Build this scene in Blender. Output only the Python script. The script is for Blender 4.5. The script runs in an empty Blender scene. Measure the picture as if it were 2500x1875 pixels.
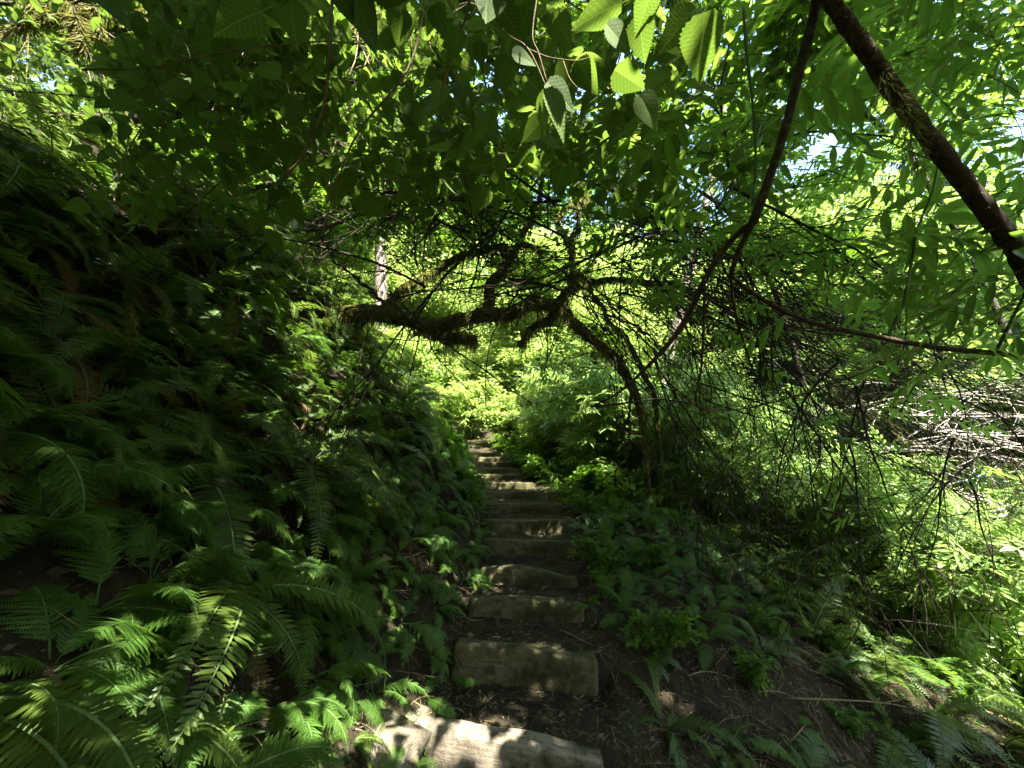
import bpy, math, random
import numpy as np
from mathutils import Vector, Matrix
PI = math.pi
R = np.random.RandomState(7)
C = bpy.context.scene.collection
sc = bpy.context.scene

# ------------------------------------------------------------------ camera frame
PITCH = math.radians(14.0)
F = 939.0
CAM = np.array([0.0, 0.0, 1.6])
FW = np.array([0.0, math.cos(PITCH), math.sin(PITCH)])
UP = np.array([0.0, -math.sin(PITCH), math.cos(PITCH)])
RT = np.array([1.0, 0.0, 0.0])
def ray(px, py):
    return FW + (px - 1250.0) / F * RT - (py - 937.5) / F * UP
def at(px, py, d):
    return CAM + d * ray(px, py)

SUN_EL, SUN_AZ = math.radians(53), math.radians(150)      # azimuth from +Y, clockwise: behind and to the right
SUN = np.array([math.sin(SUN_AZ) * math.cos(SUN_EL), math.cos(SUN_AZ) * math.cos(SUN_EL), math.sin(SUN_EL)])

# ------------------------------------------------------------------ noise
def _hash(ix, iy, s):
    n = (ix.astype(np.int64) * 374761393 + iy.astype(np.int64) * 668265263 + s * 1442695041) & 0x7fffffff
    n = (n ^ (n >> 13)) * 1274126177 & 0x7fffffff
    return ((n ^ (n >> 16)) & 0xffff) / 65535.0
def vnoise(x, y, s=0):
    x = np.asarray(x, float); y = np.asarray(y, float)
    ix = np.floor(x); iy = np.floor(y); fx = x - ix; fy = y - iy
    fx = fx * fx * (3 - 2 * fx); fy = fy * fy * (3 - 2 * fy)
    a = _hash(ix, iy, s); b = _hash(ix + 1, iy, s); c = _hash(ix, iy + 1, s); d = _hash(ix + 1, iy + 1, s)
    return (a * (1 - fx) + b * fx) * (1 - fy) + (c * (1 - fx) + d * fx) * fy - 0.5
def fbm(x, y, s=0, o=3):
    r = 0; a = 1.0
    for k in range(o):
        r = r + a * vnoise(np.asarray(x) * 2 ** k, np.asarray(y) * 2 ** k, s + k); a *= 0.5
    return r
def sstep(x, a, b):
    t = np.clip((np.asarray(x, float) - a) / (b - a), 0, 1); return t * t * (3 - 2 * t)

# ------------------------------------------------------------------ stairs and terrain
#        y,   top z, riser, x centre, width, yaw
STEPS = [(2.20, 0.385, .19, 0.00, .86, -12), (2.68, 0.585, .20, 0.07, .90, -11), (3.14, 0.734, .13, 0.10, .86, -9),
         (3.58, 0.846, .12, 0.14, .84, -8), (4.06, 1.024, .15, 0.20, 1.00, -1), (4.50, 1.175, .15, 0.16, 1.10, -2),
         (5.10, 1.315, .13, 0.10, 1.12, -5), (5.90, 1.435, .12, 0.0, 1.05, -4), (6.60, 1.56, .11, -.12, 1.0, -1),
         (7.30, 1.70, .12, -.28, 1.05, 0), (8.00, 1.844, .12, -.42, 1.05, 2), (8.60, 1.99, .12, -.52, 1.05, 2),
         (9.20, 2.137, .12, -.62, 1.05, 3), (9.80, 2.268, .12, -.74, 1.05, 4)]
SY = np.array([s[0] for s in STEPS]); SZ = np.array([s[1] for s in STEPS])
# tread profile (with the jumps inside the timbers)
py_, pz_ = [-4.0, 0.0, 1.6], [-.3, 0.05, 0.22]
for i, (y, z, r, xc, w, yw) in enumerate(STEPS):
    py_ += [y + 0.03, y + 0.07]; pz_ += [z - r + 0.005, z - 0.015]
py_ += [11.0, 13, 16, 22, 30, 45, 90]; pz_ += [2.45, 3.0, 4.3, 7.2, 10.0, 15, 32]
PY, PZ = np.array(py_), np.array(pz_)
BY = np.array([-4, 0, 1.6] + [s[0] for s in STEPS] + [11, 13, 16, 22, 30, 45, 90], float)
BZ = np.array([-.3, 0.05, 0.22] + [s[1] - .06 for s in STEPS] + [2.45, 3.0, 4.3, 7.2, 10.0, 15, 32], float)
XCY = np.array([-4, 0, 2.2, 3.1, 4.1, 5.1, 5.9, 6.6, 7.3, 8.6, 9.8, 12, 20])
XCX = np.array([0, 0, .02, .1, .2, .10, .0, -.12, -.28, -.52, -.74, -1.6, -3])
def xc(y): return np.interp(y, XCY, XCX)
def height(x, y):
    x = np.asarray(x, float); y = np.asarray(y, float)
    # yaw of the lower treads
    s = x - xc(y)
    yaw = np.interp(y, [1, 3.4, 4.4], [.2, .16, .02])
    ys = y + np.clip(s, -.6, .6) * yaw
    step = np.interp(ys, PY, PZ); base = np.interp(y, BY, BZ)
    onpath = 1 - sstep(np.abs(s), .46, .62)
    onpath = onpath * (1 - sstep(y, 10, 11))
    h = step * onpath + base * (1 - onpath)
    a = np.maximum(-s - .48, 0)
    near = sstep(y, 9.5, 13)
    bank = 1.25 * a - .65 * np.maximum(a - 3.0, 0) * 1.0 - .25 * np.maximum(a - 12, 0)
    bank = bank * (1 - .35 * near)
    b = np.maximum(s - .62, 0)
    drop = -.08 * np.minimum(b, .6) - .34 * np.clip(b - .6, 0, 2.2) - .75 * np.clip(b - 2.8, 0, 4.5) + .1 * np.clip(b - 8, 0, 5) + .55 * np.maximum(b - 13, 0)
    drop = drop * (1 - .75 * sstep(y, 8, 14))
    drop = np.minimum(drop, 40)
    h = h + bank + drop
    off = sstep(np.abs(s), .5, 1.1)
    h = h + off * (.22 * fbm(x * 1.3, y * 1.3, 3) + .07 * fbm(x * 5, y * 5, 9, 4)) + .025 * fbm(x * 9, y * 9, 5) * (1 - .3 * off)
    return h
def normal(x, y, e=.12):
    n = np.array([-(height(x + e, y) - height(x - e, y)) / (2 * e), -(height(x, y + e) - height(x, y - e)) / (2 * e), 1.0])
    return n / np.linalg.norm(n)
def hit(px, py, dmax=60):
    """where the line of sight through a pixel of the photograph meets the ground"""
    d = ray(px, py); ts = np.arange(.4, dmax, .02)
    P = CAM[None] + ts[:, None] * d[None]
    k = np.nonzero(P[:, 2] < height(P[:, 0], P[:, 1]))[0]
    return P[k[0]] if len(k) else None

# ------------------------------------------------------------------ gaps in the canopy: where sun comes through
SPOTS = []; KR = np.random.RandomState(99)
def spot(p, r): SPOTS.append((np.array(p, float), r))
for px, py, r in [(1260, 1790, .12), (1190, 1830, .13), (1120, 1800, .11), (1070, 1860, .12), (1000, 1790, .16), (900, 1770, .15), (820, 1850, .15),
                  (1240, 1393, .07), (1137, 1465, .075), (1356, 1495, .075), (1275, 1595, .06), (1305, 1690, .06), (1145, 1680, .05),
                  (1425, 1685, .05), (1370, 1750, .05), (1650, 1700, .06), (1700, 1790, .06), (1880, 1700, .05), (560, 1850, .10), (400, 1860, .10), (640, 1850, .08),
                  (60, 1820, .12), (905, 1245, .10), (765, 1150, .10), (640, 1430, .07), (450, 1290, .05), (780, 1020, .10), (960, 1540, .10),
                  (1180, 1120, .12), (330, 1660, .07), (600, 1650, .07), (2150, 1640, .10), (2230, 1700, .08), (1880, 1370, .12), (760, 1500, .06)]:
    q = hit(px, py)
    if q is not None: spot(q, r)
spot(at(1020, 690, 4.6), .22); spot(at(760, 720, 3.0), .14); spot(at(620, 900, 2.2), .08); spot(at(1130, 800, 4.6), .1)
spot(at(180, 50, 2.6), .2); spot(at(330, 60, 2.6), .14); spot(at(250, 20, 2.7), .2)
def keep(P):
    """False where a leaf at P would shut one of the gaps"""
    m = np.ones(len(P), bool)
    for q, r in SPOTS:
        v = P - q[None]; t = v @ SUN
        d = np.linalg.norm(v - t[:, None] * SUN[None], axis=1)
        m &= ~((t > .25) & (d < r) & (KR.rand(len(P)) > (.0 if r < .1 else .12)))
    return m

# ------------------------------------------------------------------ mesh collector
class Geo:
    def __init__(s): s.V = []; s.F = []; s.A = []; s.U = []; s.M = []; s.n = 0
    def add(s, V, Fc, a=None, uv=None, m=0):
        V = np.asarray(V, np.float32); Fc = np.asarray(Fc, np.int32)
        if len(V) == 0 or len(Fc) == 0: return
        s.V.append(V); s.F.append(Fc + s.n)
        s.A.append(np.zeros(len(V), np.float32) if a is None else (np.full(len(V), a, np.float32) if np.isscalar(a) else np.asarray(a, np.float32)))
        s.U.append(np.zeros((len(V), 2), np.float32) if uv is None else np.asarray(uv, np.float32))
        s.M.append(np.full(len(Fc), m, np.int32)); s.n += len(V)
    def mesh(s, name, mats, smooth=False):
        V = np.concatenate(s.V); Fc = np.concatenate(s.F); A = np.concatenate(s.A); U = np.concatenate(s.U); M = np.concatenate(s.M)
        me = bpy.data.meshes.new(name)
        me.vertices.add(len(V)); me.vertices.foreach_set('co', V.ravel())
        me.loops.add(Fc.size); me.loops.foreach_set('vertex_index', Fc.ravel())
        me.polygons.add(len(Fc)); me.polygons.foreach_set('loop_start', np.arange(0, Fc.size, 3, dtype=np.int32))
        me.polygons.foreach_set('material_index', M)
        me.polygons.foreach_set('use_smooth', np.full(len(Fc), smooth, bool))
        at_ = me.attributes.new('rnd', 'FLOAT', 'POINT'); at_.data.foreach_set('value', A)
        uvl = me.uv_layers.new(name='UVMap'); uvl.data.foreach_set('uv', U[Fc.ravel()].ravel())
        for m in (mats if isinstance(mats, (list, tuple)) else [mats]): me.materials.append(m)
        me.update(calc_edges=True)
        return me
    def build(s, name, mats, parent=None, smooth=False):
        o = bpy.data.objects.new(name, s.mesh(name, mats, smooth)); C.objects.link(o)
        if parent is not None: o.parent = parent
        return o
def tag(o, label=None, cat=None, group=None, kind=None):
    if label: o['label'] = label
    if cat: o['category'] = cat
    if group: o['group'] = group
    if kind: o['kind'] = kind
    return o
def empty(name, loc=(0, 0, 0), label=None, cat=None, group=None):
    o = bpy.data.objects.new(name, None); C.objects.link(o); o.location = [float(v) for v in loc]; o.empty_display_size = .1
    return tag(o, label, cat, group)
def link_mesh(name, me, parent=None, M=None):
    o = bpy.data.objects.new(name, me); C.objects.link(o)
    if parent is not None: o.parent = parent
    if M is not None: o.matrix_local = M
    return o
def copy_tree(o, parent=None):
    c = o.copy(); C.objects.link(c); c.parent = parent
    for ch in o.children: copy_tree(ch, c)
    return c

def smooth_path(P, n):
    P = np.asarray(P, float); m = len(P)
    if m == 2: t = np.linspace(0, 1, n)[:, None]; return P[0] * (1 - t) + P[1] * t
    out = []; ext = np.vstack([2 * P[0] - P[1], P, 2 * P[-1] - P[-2]])
    for u in np.linspace(0, m - 1 - 1e-6, n):
        i = int(u); f = u - i; a, b, c, d = ext[i:i + 4]
        out.append(.5 * ((2 * b) + (-a + c) * f + (2 * a - 5 * b + 4 * c - d) * f * f + (-a + 3 * b - 3 * c + d) * f ** 3))
    return np.array(out)
def tube(g, P, rad, k=5, a=0.0, m=0, bump=0.0, rs=None):
    P = np.asarray(P, float); n = len(P)
    rad = np.interp(np.linspace(0, 1, n), np.linspace(0, 1, len(rad)), rad) if not np.isscalar(rad) else np.full(n, rad)
    T = np.gradient(P, axis=0); T /= np.linalg.norm(T, axis=1)[:, None] + 1e-9
    ref = np.array([0, 0, 1.0]) if abs(T[:, 2]).mean() < .8 else np.array([1.0, 0, 0])
    X = np.cross(T, ref); X /= np.linalg.norm(X, axis=1)[:, None] + 1e-9; Y = np.cross(T, X)
    an = np.arange(k) / k * 2 * PI
    rr = rad[:, None] * np.ones((n, k))
    if bump: rr = rr * (1 + bump * ((rs or R).rand(n, k) - .5) * 2)
    V = P[:, None] + rr[..., None] * (np.cos(an)[None, :, None] * X[:, None] + np.sin(an)[None, :, None] * Y[:, None])
    V = V.reshape(-1, 3)
    i = np.arange(n - 1)[:, None] * k; j = np.arange(k)[None]; j2 = (j + 1) % k
    q = np.stack([i + j, i + j2, i + k + j2, i + k + j], -1).reshape(-1, 4)
    Fc = np.concatenate([q[:, [0, 1, 2]], q[:, [0, 2, 3]]])
    V = np.vstack([V, P[:1], P[-1:]]); c0 = n * k; c1 = c0 + 1
    jj = np.arange(k)
    caps = np.concatenate([np.stack([np.full(k, c0), (jj + 1) % k, jj], 1), np.stack([np.full(k, c1), (n - 1) * k + jj, (n - 1) * k + (jj + 1) % k], 1)])
    Ll = np.concatenate([[0], np.cumsum(np.linalg.norm(np.diff(P, axis=0), axis=1))])
    uv = np.vstack([np.stack([np.tile(jj / k, n), np.repeat(Ll, k)], 1), [[0, 0], [0, Ll[-1]]]])
    g.add(V, np.vstack([Fc, caps]), a, uv, m)

# ------------------------------------------------------------------ leaf templates: axis +Y, width X, normal Z
def leaf_tpl(ts, ws, fold=.18, droop=.12, serr=0):
    """blade from (t, half-width) pairs; serr alternates the outline for teeth"""
    n = len(ts); V = []; UVs = []
    for i, (t, w) in enumerate(zip(ts, ws)):
        z = -droop * t * t
        V += [(0, t, z), (-w, t - (.03 if serr and i % 2 else 0), z + fold * w), (w, t - (.03 if serr and i % 2 else 0), z + fold * w)]
        UVs += [(0, t), (-w, t), (w, t)]
    Fc = []
    for i in range(n - 1):
        a, b = 3 * i, 3 * i + 3
        Fc += [(a, b, b + 1), (a, b + 1, a + 1), (a, a + 2, b + 2), (a, b + 2, b)]
    return np.array(V, np.float32), np.array(Fc, np.int32), np.array(UVs, np.float32)
OVATE = leaf_tpl([0, .12, .35, .65, 1], [.004, .2, .3, .22, .004])
LANCE = leaf_tpl([0, .2, .5, .8, 1], [.004, .11, .15, .08, .003], .25, .2)
SMALL = leaf_tpl([0, .4, 1], [.004, .28, .004], .2, .1)
ROUND = leaf_tpl([0, .08, .3, .6, .88, 1], [.01, .22, .42, .4, .2, .02], .12, .1)
_ts = np.linspace(0, 1, 33); _ws = .40 * np.sin(np.pi * np.clip(_ts, 0, 1) ** .62) ** .85 * (1 - .25 * _ts) + .004
_ws = _ws * (1 + .06 * ((np.arange(33) % 2) * 2 - 1)); _ws[0] = _ws[-1] = .004
SERR = leaf_tpl(_ts, _ws, .14, .16, 1)
def lobed():
    """maple-like leaf: palmate fan"""
    an = []; rr = []
    for c, l in ((-105, .5), (-52, .78), (0, 1.0), (52, .78), (105, .5)):
        an += [c - 20, c - 9, c, c + 9]; rr += [.52 * l + .1, .74 * l, l, .74 * l]
    an.append(125); rr.append(.2)
    V = [(0, 0, 0)]; 
    for a, r in zip(an, rr):
        x = r * math.sin(math.radians(a)) * .62; y = r * math.cos(math.radians(a)) * .62 + .3
        V.append((x, y, -.12 * r * r + .05 * abs(math.sin(math.radians(a * 3.4)))))
    V[0] = (0, .22, 0)
    Fc = [(0, i + 2, i + 1) for i in range(len(an) - 1)]
    V = np.array(V, np.float32)
    return V, np.array(Fc, np.int32), V[:, :2].copy()
LOBED = lobed()
def compound(leaf, pairs, l0, stalk=.25, curve=.2):
    """pinnate leaf with a terminal leaflet on a thin rachis"""
    Vs, Fs, Us = [], [], []; n = 0
    def put(p, ang, s):
        nonlocal n
        V, Fc, U = leaf; c, si = math.cos(ang), math.sin(ang)
        W = V * s; X = W[:, 0] * c + W[:, 1] * si; Y = -W[:, 0] * si + W[:, 1] * c
        Vs.append(np.stack([X + p[0], Y + p[1], W[:, 2] + p[2] - .25 * abs(si) * W[:, 1]], 1)); Fs.append(Fc + n); Us.append(U); n += len(V)
    for i in range(pairs):
        t = stalk + (1 - stalk - .25) * i / max(pairs - 1, 1); z = -curve * t * t
        for sg in (-1, 1): put((0, t + .02 * sg, z), sg * 1.05, l0 * (.8 + .25 * (i / pairs)))
    put((0, .76, -curve * .57), 0, l0 * 1.1)
    w = .008
    for t0, t1 in ((0, .4), (.4, .78)):
        Vs.append(np.array([(-w, t0, -curve * t0 * t0), (w, t0, -curve * t0 * t0), (w, t1, -curve * t1 * t1), (-w, t1, -curve * t1 * t1)])); Fs.append(np.array([(0, 1, 2), (0, 2, 3)]) + n); Us.append(np.zeros((4, 2))); n += 4
    return np.vstack(Vs).astype(np.float32), np.vstack(Fs).astype(np.int32), np.vstack(Us).astype(np.float32)
ELDER = compound(LANCE, 3, .52, .28, .25)
TRIFOL = compound(OVATE, 1, .62, .32, .1)
TRISERR = compound(SERR, 1, .6, .34, .12)

def frames(Y, N):
    Y = Y / (np.linalg.norm(Y, axis=1)[:, None] + 1e-9)
    X = np.cross(Y, N); X /= np.linalg.norm(X, axis=1)[:, None] + 1e-9
    Z = np.cross(X, Y)
    return np.stack([X, Y, Z], -1)           # columns
def put_leaves(g, tpl, P, Y, N, S, rs, m=0, holes=True, a=None):
    P = np.asarray(P, float)
    if len(P) == 0: return
    if holes:
        k = keep(P); P, Y, N = P[k], Y[k], N[k]; S = S[k] if not np.isscalar(S) else S
        a = a[k] if a is not None else None
    if len(P) == 0: return
    V, Fc, U = tpl; Fr = frames(Y, N)
    S = np.full(len(P), S) if np.isscalar(S) else S
    W = np.einsum('mij,nj->mni', Fr, V) * S[:, None, None] + P[:, None]
    n = len(V); Fa = (Fc[None] + (np.arange(len(P)) * n)[:, None, None]).reshape(-1, 3)
    A = rs.rand(len(P)) if a is None else a
    g.add(W.reshape(-1, 3), Fa, np.repeat(A, n), np.tile(U, (len(P), 1)), m)

# ------------------------------------------------------------------ materials
def nodes(name):
    m = bpy.data.materials.new(name); m.use_nodes = True; nt = m.node_tree; nt.nodes.clear()
    return m, nt, nt.nodes.new('ShaderNodeOutputMaterial')
def L(nt, a, b): nt.links.new(a, b)
def ramp(nt, fac, stops):
    r = nt.nodes.new('ShaderNodeValToRGB'); e = r.color_ramp.elements
    while len(e) < len(stops): e.new(.5)
    for el, (p, c) in zip(e, stops): el.position = p; el.color = (*c, 1)
    if fac is not None: L(nt, fac, r.inputs[0])
    return r.outputs[0]
def noise(nt, scale, detail=4, rough=.6, vec=None, dim=None):
    n = nt.nodes.new('ShaderNodeTexNoise'); n.inputs['Scale'].default_value = scale; n.inputs['Detail'].default_value = detail; n.inputs['Roughness'].default_value = rough
    if vec is not None: L(nt, vec, n.inputs['Vector'])
    return n.outputs['Fac']
def objco(nt): return nt.nodes.new('ShaderNodeTexCoord').outputs['Object']
def leafmat(name, cols, trans, tw=.45, rough=.42, veins=False, spots=0.0):
    """cols: three base greens (dark, mid, light); trans: colour of light passing through the blade"""
    m, nt, out = nodes(name)
    at_ = nt.nodes.new('ShaderNodeAttribute'); at_.attribute_name = 'rnd'
    oi = nt.nodes.new('ShaderNodeObjectInfo')
    ad = nt.nodes.new('ShaderNodeMath'); ad.operation = 'MULTIPLY_ADD'; L(nt, oi.outputs['Random'], ad.inputs[0]); ad.inputs[1].default_value = .35; 
    mu = nt.nodes.new('ShaderNodeMath'); mu.operation = 'MULTIPLY'; L(nt, at_.outputs['Fac'], mu.inputs[0]); mu.inputs[1].default_value = .65
    L(nt, mu.outputs[0], ad.inputs[2])
    col = ramp(nt, ad.outputs[0], [(0.05, cols[0]), (.5, cols[1]), (.95, cols[2])])
    tr = ramp(nt, ad.outputs[0], [(0.0, tuple(c * .75 for c in trans)), (1.0, tuple(min(1, c * 1.2) for c in trans))])
    if veins:
        uv = nt.nodes.new('ShaderNodeUVMap'); uv.uv_map = 'UVMap'
        sp = nt.nodes.new('ShaderNodeSeparateXYZ'); L(nt, uv.outputs[0], sp.inputs[0])
        ab = nt.nodes.new('ShaderNodeMath'); ab.operation = 'ABSOLUTE'; L(nt, sp.outputs[0], ab.inputs[0])
        k = nt.nodes.new('ShaderNodeMath'); k.operation = 'MULTIPLY_ADD'; L(nt, ab.outputs[0], k.inputs[0]); k.inputs[1].default_value = -.85; L(nt, sp.outputs[1], k.inputs[2])
        f = nt.nodes.new('ShaderNodeMath'); f.operation = 'MULTIPLY'; L(nt, k.outputs[0], f.inputs[0]); f.inputs[1].default_value = 9
        fr = nt.nodes.new('ShaderNodeMath'); fr.operation = 'FRACT'; L(nt, f.outputs[0], fr.inputs[0])
        pp = nt.nodes.new('ShaderNodeMath'); pp.operation = 'PINGPONG'; L(nt, fr.outputs[0], pp.inputs[0]); pp.inputs[1].default_value = .5
        lt = nt.nodes.new('ShaderNodeMath'); lt.operation = 'LESS_THAN'; L(nt, pp.outputs[0], lt.inputs[0]); lt.inputs[1].default_value = .055
        mi = nt.nodes.new('ShaderNodeMath'); mi.operation = 'LESS_THAN'; L(nt, ab.outputs[0], mi.inputs[0]); mi.inputs[1].default_value = .011
        mx = nt.nodes.new('ShaderNodeMath'); mx.operation = 'MAXIMUM'; L(nt, lt.outputs[0], mx.inputs[0]); L(nt, mi.outputs[0], mx.inputs[1])
        def mixc(src, c2, fac):
            x = nt.nodes.new('ShaderNodeMix'); x.data_type = 'RGBA'
            q = nt.nodes.new('ShaderNodeMath'); q.operation = 'MULTIPLY'; L(nt, mx.outputs[0], q.inputs[0]); q.inputs[1].default_value = fac
            L(nt, q.outputs[0], x.inputs[0]); L(nt, src, x.inputs[6]); x.inputs[7].default_value = (*c2, 1); return x.outputs[2]
        col = mixc(col, tuple(min(1, c * 1.9 + .02) for c in cols[2]), .6); tr = mixc(tr, tuple(min(1, c * 1.5 + .03) for c in trans), .6)
        nz = noise(nt, 60, 3, .6, objco(nt))
        bp = nt.nodes.new('ShaderNodeBump'); bp.inputs['Strength'].default_value = .35; bp.inputs['Distance'].default_value = .004
        sm = nt.nodes.new('ShaderNodeMath'); sm.operation = 'SUBTRACT'; L(nt, nz, sm.inputs[0]); L(nt, mx.outputs[0], sm.inputs[1]); L(nt, sm.outputs[0], bp.inputs['Height'])
    b = nt.nodes.new('ShaderNodeBsdfPrincipled'); L(nt, col, b.inputs['Base Color']); b.inputs['Roughness'].default_value = rough
    b.inputs['Specular IOR Level'].default_value = .35
    t = nt.nodes.new('ShaderNodeBsdfTranslucent'); L(nt, tr, t.inputs[0])
    if veins: L(nt, bp.outputs[0], b.inputs['Normal'])
    mx2 = nt.nodes.new('ShaderNodeMixShader'); mx2.inputs[0].default_value = tw; L(nt, b.outputs[0], mx2.inputs[1]); L(nt, t.outputs[0], mx2.inputs[2]); L(nt, mx2.outputs[0], out.inputs[0])
    return m
def plainmat(name, stops, scale=8, rough=.9, bump=.5, bscale=None, stretch=None, dist=.02, spec=.15):
    m, nt, out = nodes(name); co = objco(nt)
    if stretch:
        mp = nt.nodes.new('ShaderNodeMapping'); mp.inputs['Scale'].default_value = stretch; L(nt, co, mp.inputs[0]); co = mp.outputs[0]
    f = noise(nt, scale, 6, .65, co); col = ramp(nt, f, stops)
    b = nt.nodes.new('ShaderNodeBsdfPrincipled'); L(nt, col, b.inputs['Base Color']); b.inputs['Roughness'].default_value = rough; b.inputs['Specular IOR Level'].default_value = spec
    if bump:
        bp = nt.nodes.new('ShaderNodeBump'); bp.inputs['Strength'].default_value = bump; bp.inputs['Distance'].default_value = dist
        L(nt, noise(nt, bscale or scale * 4, 6, .7, co), bp.inputs['Height']); L(nt, bp.outputs[0], b.inputs['Normal'])
    L(nt, b.outputs[0], out.inputs[0]); return m
MAT = {}
MAT['sword'] = leafmat('sword fern green', [(.034, .058, .010), (.058, .095, .015), (.095, .14, .024)], (.18, .28, .035), .38, .4)
MAT['lady'] = leafmat('lady fern green', [(.04, .088, .012), (.06, .13, .018), (.095, .18, .028)], (.18, .34, .03), .42, .5)
MAT['deadfern'] = leafmat('withered fern', [(.06, .038, .015), (.13, .085, .032), (.22, .15, .06)], (.26, .17, .06), .3, .8)
MAT['berry'] = leafmat('salmonberry leaf', [(.04, .075, .012), (.06, .11, .016), (.09, .15, .024)], (.16, .27, .03), .42, .75, veins=True)
MAT['elder'] = leafmat('elder leaf', [(.04, .085, .014), (.06, .13, .02), (.09, .18, .03)], (.26, .45, .05), .5, .35)
MAT['maple'] = leafmat('vine maple leaf', [(.035, .08, .010), (.055, .12, .013), (.09, .17, .018)], (.22, .40, .025), .48, .45)
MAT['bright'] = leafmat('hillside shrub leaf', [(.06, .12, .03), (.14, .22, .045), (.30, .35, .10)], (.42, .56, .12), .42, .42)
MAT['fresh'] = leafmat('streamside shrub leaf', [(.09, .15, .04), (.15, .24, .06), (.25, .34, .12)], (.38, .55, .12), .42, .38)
MAT['needle'] = leafmat('conifer needle', [(.018, .045, .018), (.03, .07, .025), (.05, .10, .03)], (.06, .12, .03), .25, .6)
MAT['litter'] = leafmat('fallen leaf', [(.025, .017, .010), (.07, .048, .024), (.20, .15, .08)], (.12, .08, .03), .2, .8)
MAT['soil'] = plainmat('forest soil', [(.28, (.010, .008, .004)), (.42, (.03, .024, .013)), (.55, (.05, .042, .022)), (.62, (.035, .042, .012)), (.75, (.10, .082, .052))], 7, .95, 1, 45, dist=.05)
MAT['bark'] = plainmat('dark wet bark', [(.3, (.02, .017, .010)), (.6, (.05, .042, .028)), (.8, (.11, .095, .065))], 30, .85, .7, 90, dist=.006)
MAT['elderbark'] = plainmat('brown stippled bark', [(.3, (.03, .021, .012)), (.55, (.075, .052, .03)), (.75, (.17, .13, .085))], 45, .85, 1, 130, dist=.006)
MAT['greenstem'] = plainmat('green stem', [(.3, (.05, .10, .025)), (.7, (.10, .15, .05))], 20, .6, .2)
MAT['tan'] = plainmat('dry tan twig', [(.3, (.09, .065, .03)), (.7, (.24, .19, .10))], 20, .8, .3)
MAT['silver'] = plainmat('bleached dead wood', [(.3, (.18, .155, .125)), (.7, (.46, .41, .36))], 25, .75, .4)
MAT['redbark'] = plainmat('reddish conifer bark', [(.3, (.09, .05, .035)), (.6, (.22, .14, .10)), (.8, (.34, .25, .19))], 6, .95, 1, 20, (1, 1, .2), dist=.05)
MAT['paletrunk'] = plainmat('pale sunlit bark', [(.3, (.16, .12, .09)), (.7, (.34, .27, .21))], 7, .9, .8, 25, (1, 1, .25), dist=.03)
MAT['greybark'] = plainmat('grey mossy bark', [(.3, (.06, .06, .03)), (.6, (.16, .15, .10)), (.8, (.30, .28, .2))], 6, .95, 1, 20, (1, 1, .3), dist=.04)
MAT['moss'] = plainmat('moss', [(.3, (.035, .035, .008)), (.55, (.09, .095, .018)), (.8, (.20, .19, .035))], 14, 1, 1, 80, dist=.02, spec=.05)
MAT['mosshang'] = leafmat('hanging moss', [(.06, .058, .014), (.12, .12, .028), (.22, .22, .05)], (.26, .25, .05), .35, .9)
MAT['mossdark'] = plainmat('brown moss', [(.3, (.035, .03, .010)), (.55, (.085, .078, .022)), (.8, (.17, .16, .045))], 14, 1, 1, 80, dist=.02, spec=.05)
MAT['root'] = plainmat('red brown root', [(.3, (.035, .018, .010)), (.7, (.13, .075, .04))], 20, .9, .5)
MAT['rock'] = plainmat('mossy stone', [(.3, (.06, .06, .05)), (.5, (.14, .13, .08)), (.7, (.10, .12, .03))], 4, .95, .8, 20, dist=.03)
MAT['cliff'] = plainmat('grey rotten wood', [(.3, (.06, .055, .05)), (.7, (.2, .19, .17))], 4, .95, .8, 20, (1, .15, 1), dist=.03)

def timbermat(name='weathered mossy timber', stops=None, mo=(.38, .56)):
    m, nt, out = nodes(name); co = objco(nt)
    mp = nt.nodes.new('ShaderNodeMapping'); mp.inputs['Scale'].default_value = (.12, 1, 1); L(nt, co, mp.inputs[0])
    grain = noise(nt, 60, 6, .7, mp.outputs[0]); big = noise(nt, 5, 5, .65, co); fine = noise(nt, 45, 5, .7, co)
    wood = ramp(nt, grain, stops or [(.25, (.05, .044, .022)), (.55, (.12, .105, .055)), (.8, (.21, .185, .11))])
    mossc = ramp(nt, fine, [(.3, (.018, .019, .006)), (.7, (.06, .06, .016))])
    fac = ramp(nt, big, [(mo[0], (0, 0, 0)), (mo[1], (.9, .9, .9))])
    x = nt.nodes.new('ShaderNodeMix'); x.data_type = 'RGBA'; L(nt, fac, x.inputs[0]); L(nt, wood, x.inputs[6]); L(nt, mossc, x.inputs[7])
    dirt = ramp(nt, noise(nt, 11, 6, .8, co), [(.50, (1, 1, 1)), (.62, (.25, .2, .15))])
    y = nt.nodes.new('ShaderNodeMix'); y.data_type = 'RGBA'; y.blend_type = 'MULTIPLY'; y.inputs[0].default_value = .75; L(nt, x.outputs[2], y.inputs[6]); L(nt, dirt, y.inputs[7])
    b = nt.nodes.new('ShaderNodeBsdfPrincipled'); L(nt, y.outputs[2], b.inputs['Base Color']); b.inputs['Roughness'].default_value = .85; b.inputs['Specular IOR Level'].default_value = .2
    bp = nt.nodes.new('ShaderNodeBump'); bp.inputs['Strength'].default_value = .7; bp.inputs['Distance'].default_value = .008
    s = nt.nodes.new('ShaderNodeMath'); s.operation = 'ADD'; L(nt, grain, s.inputs[0]); L(nt, fine, s.inputs[1]); L(nt, s.outputs[0], bp.inputs['Height']); L(nt, bp.outputs[0], b.inputs['Normal'])
    L(nt, b.outputs[0], out.inputs[0]); return m
MAT['timber'] = timbermat()
MAT['sunpainttimber'] = timbermat('sun-painted timber', [(.25, (.09, .075, .05)), (.55, (.20, .17, .125)), (.8, (.32, .28, .22))], (.47, .62))  # paler wood for the lowest step: its sunlight put into the colour
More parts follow.
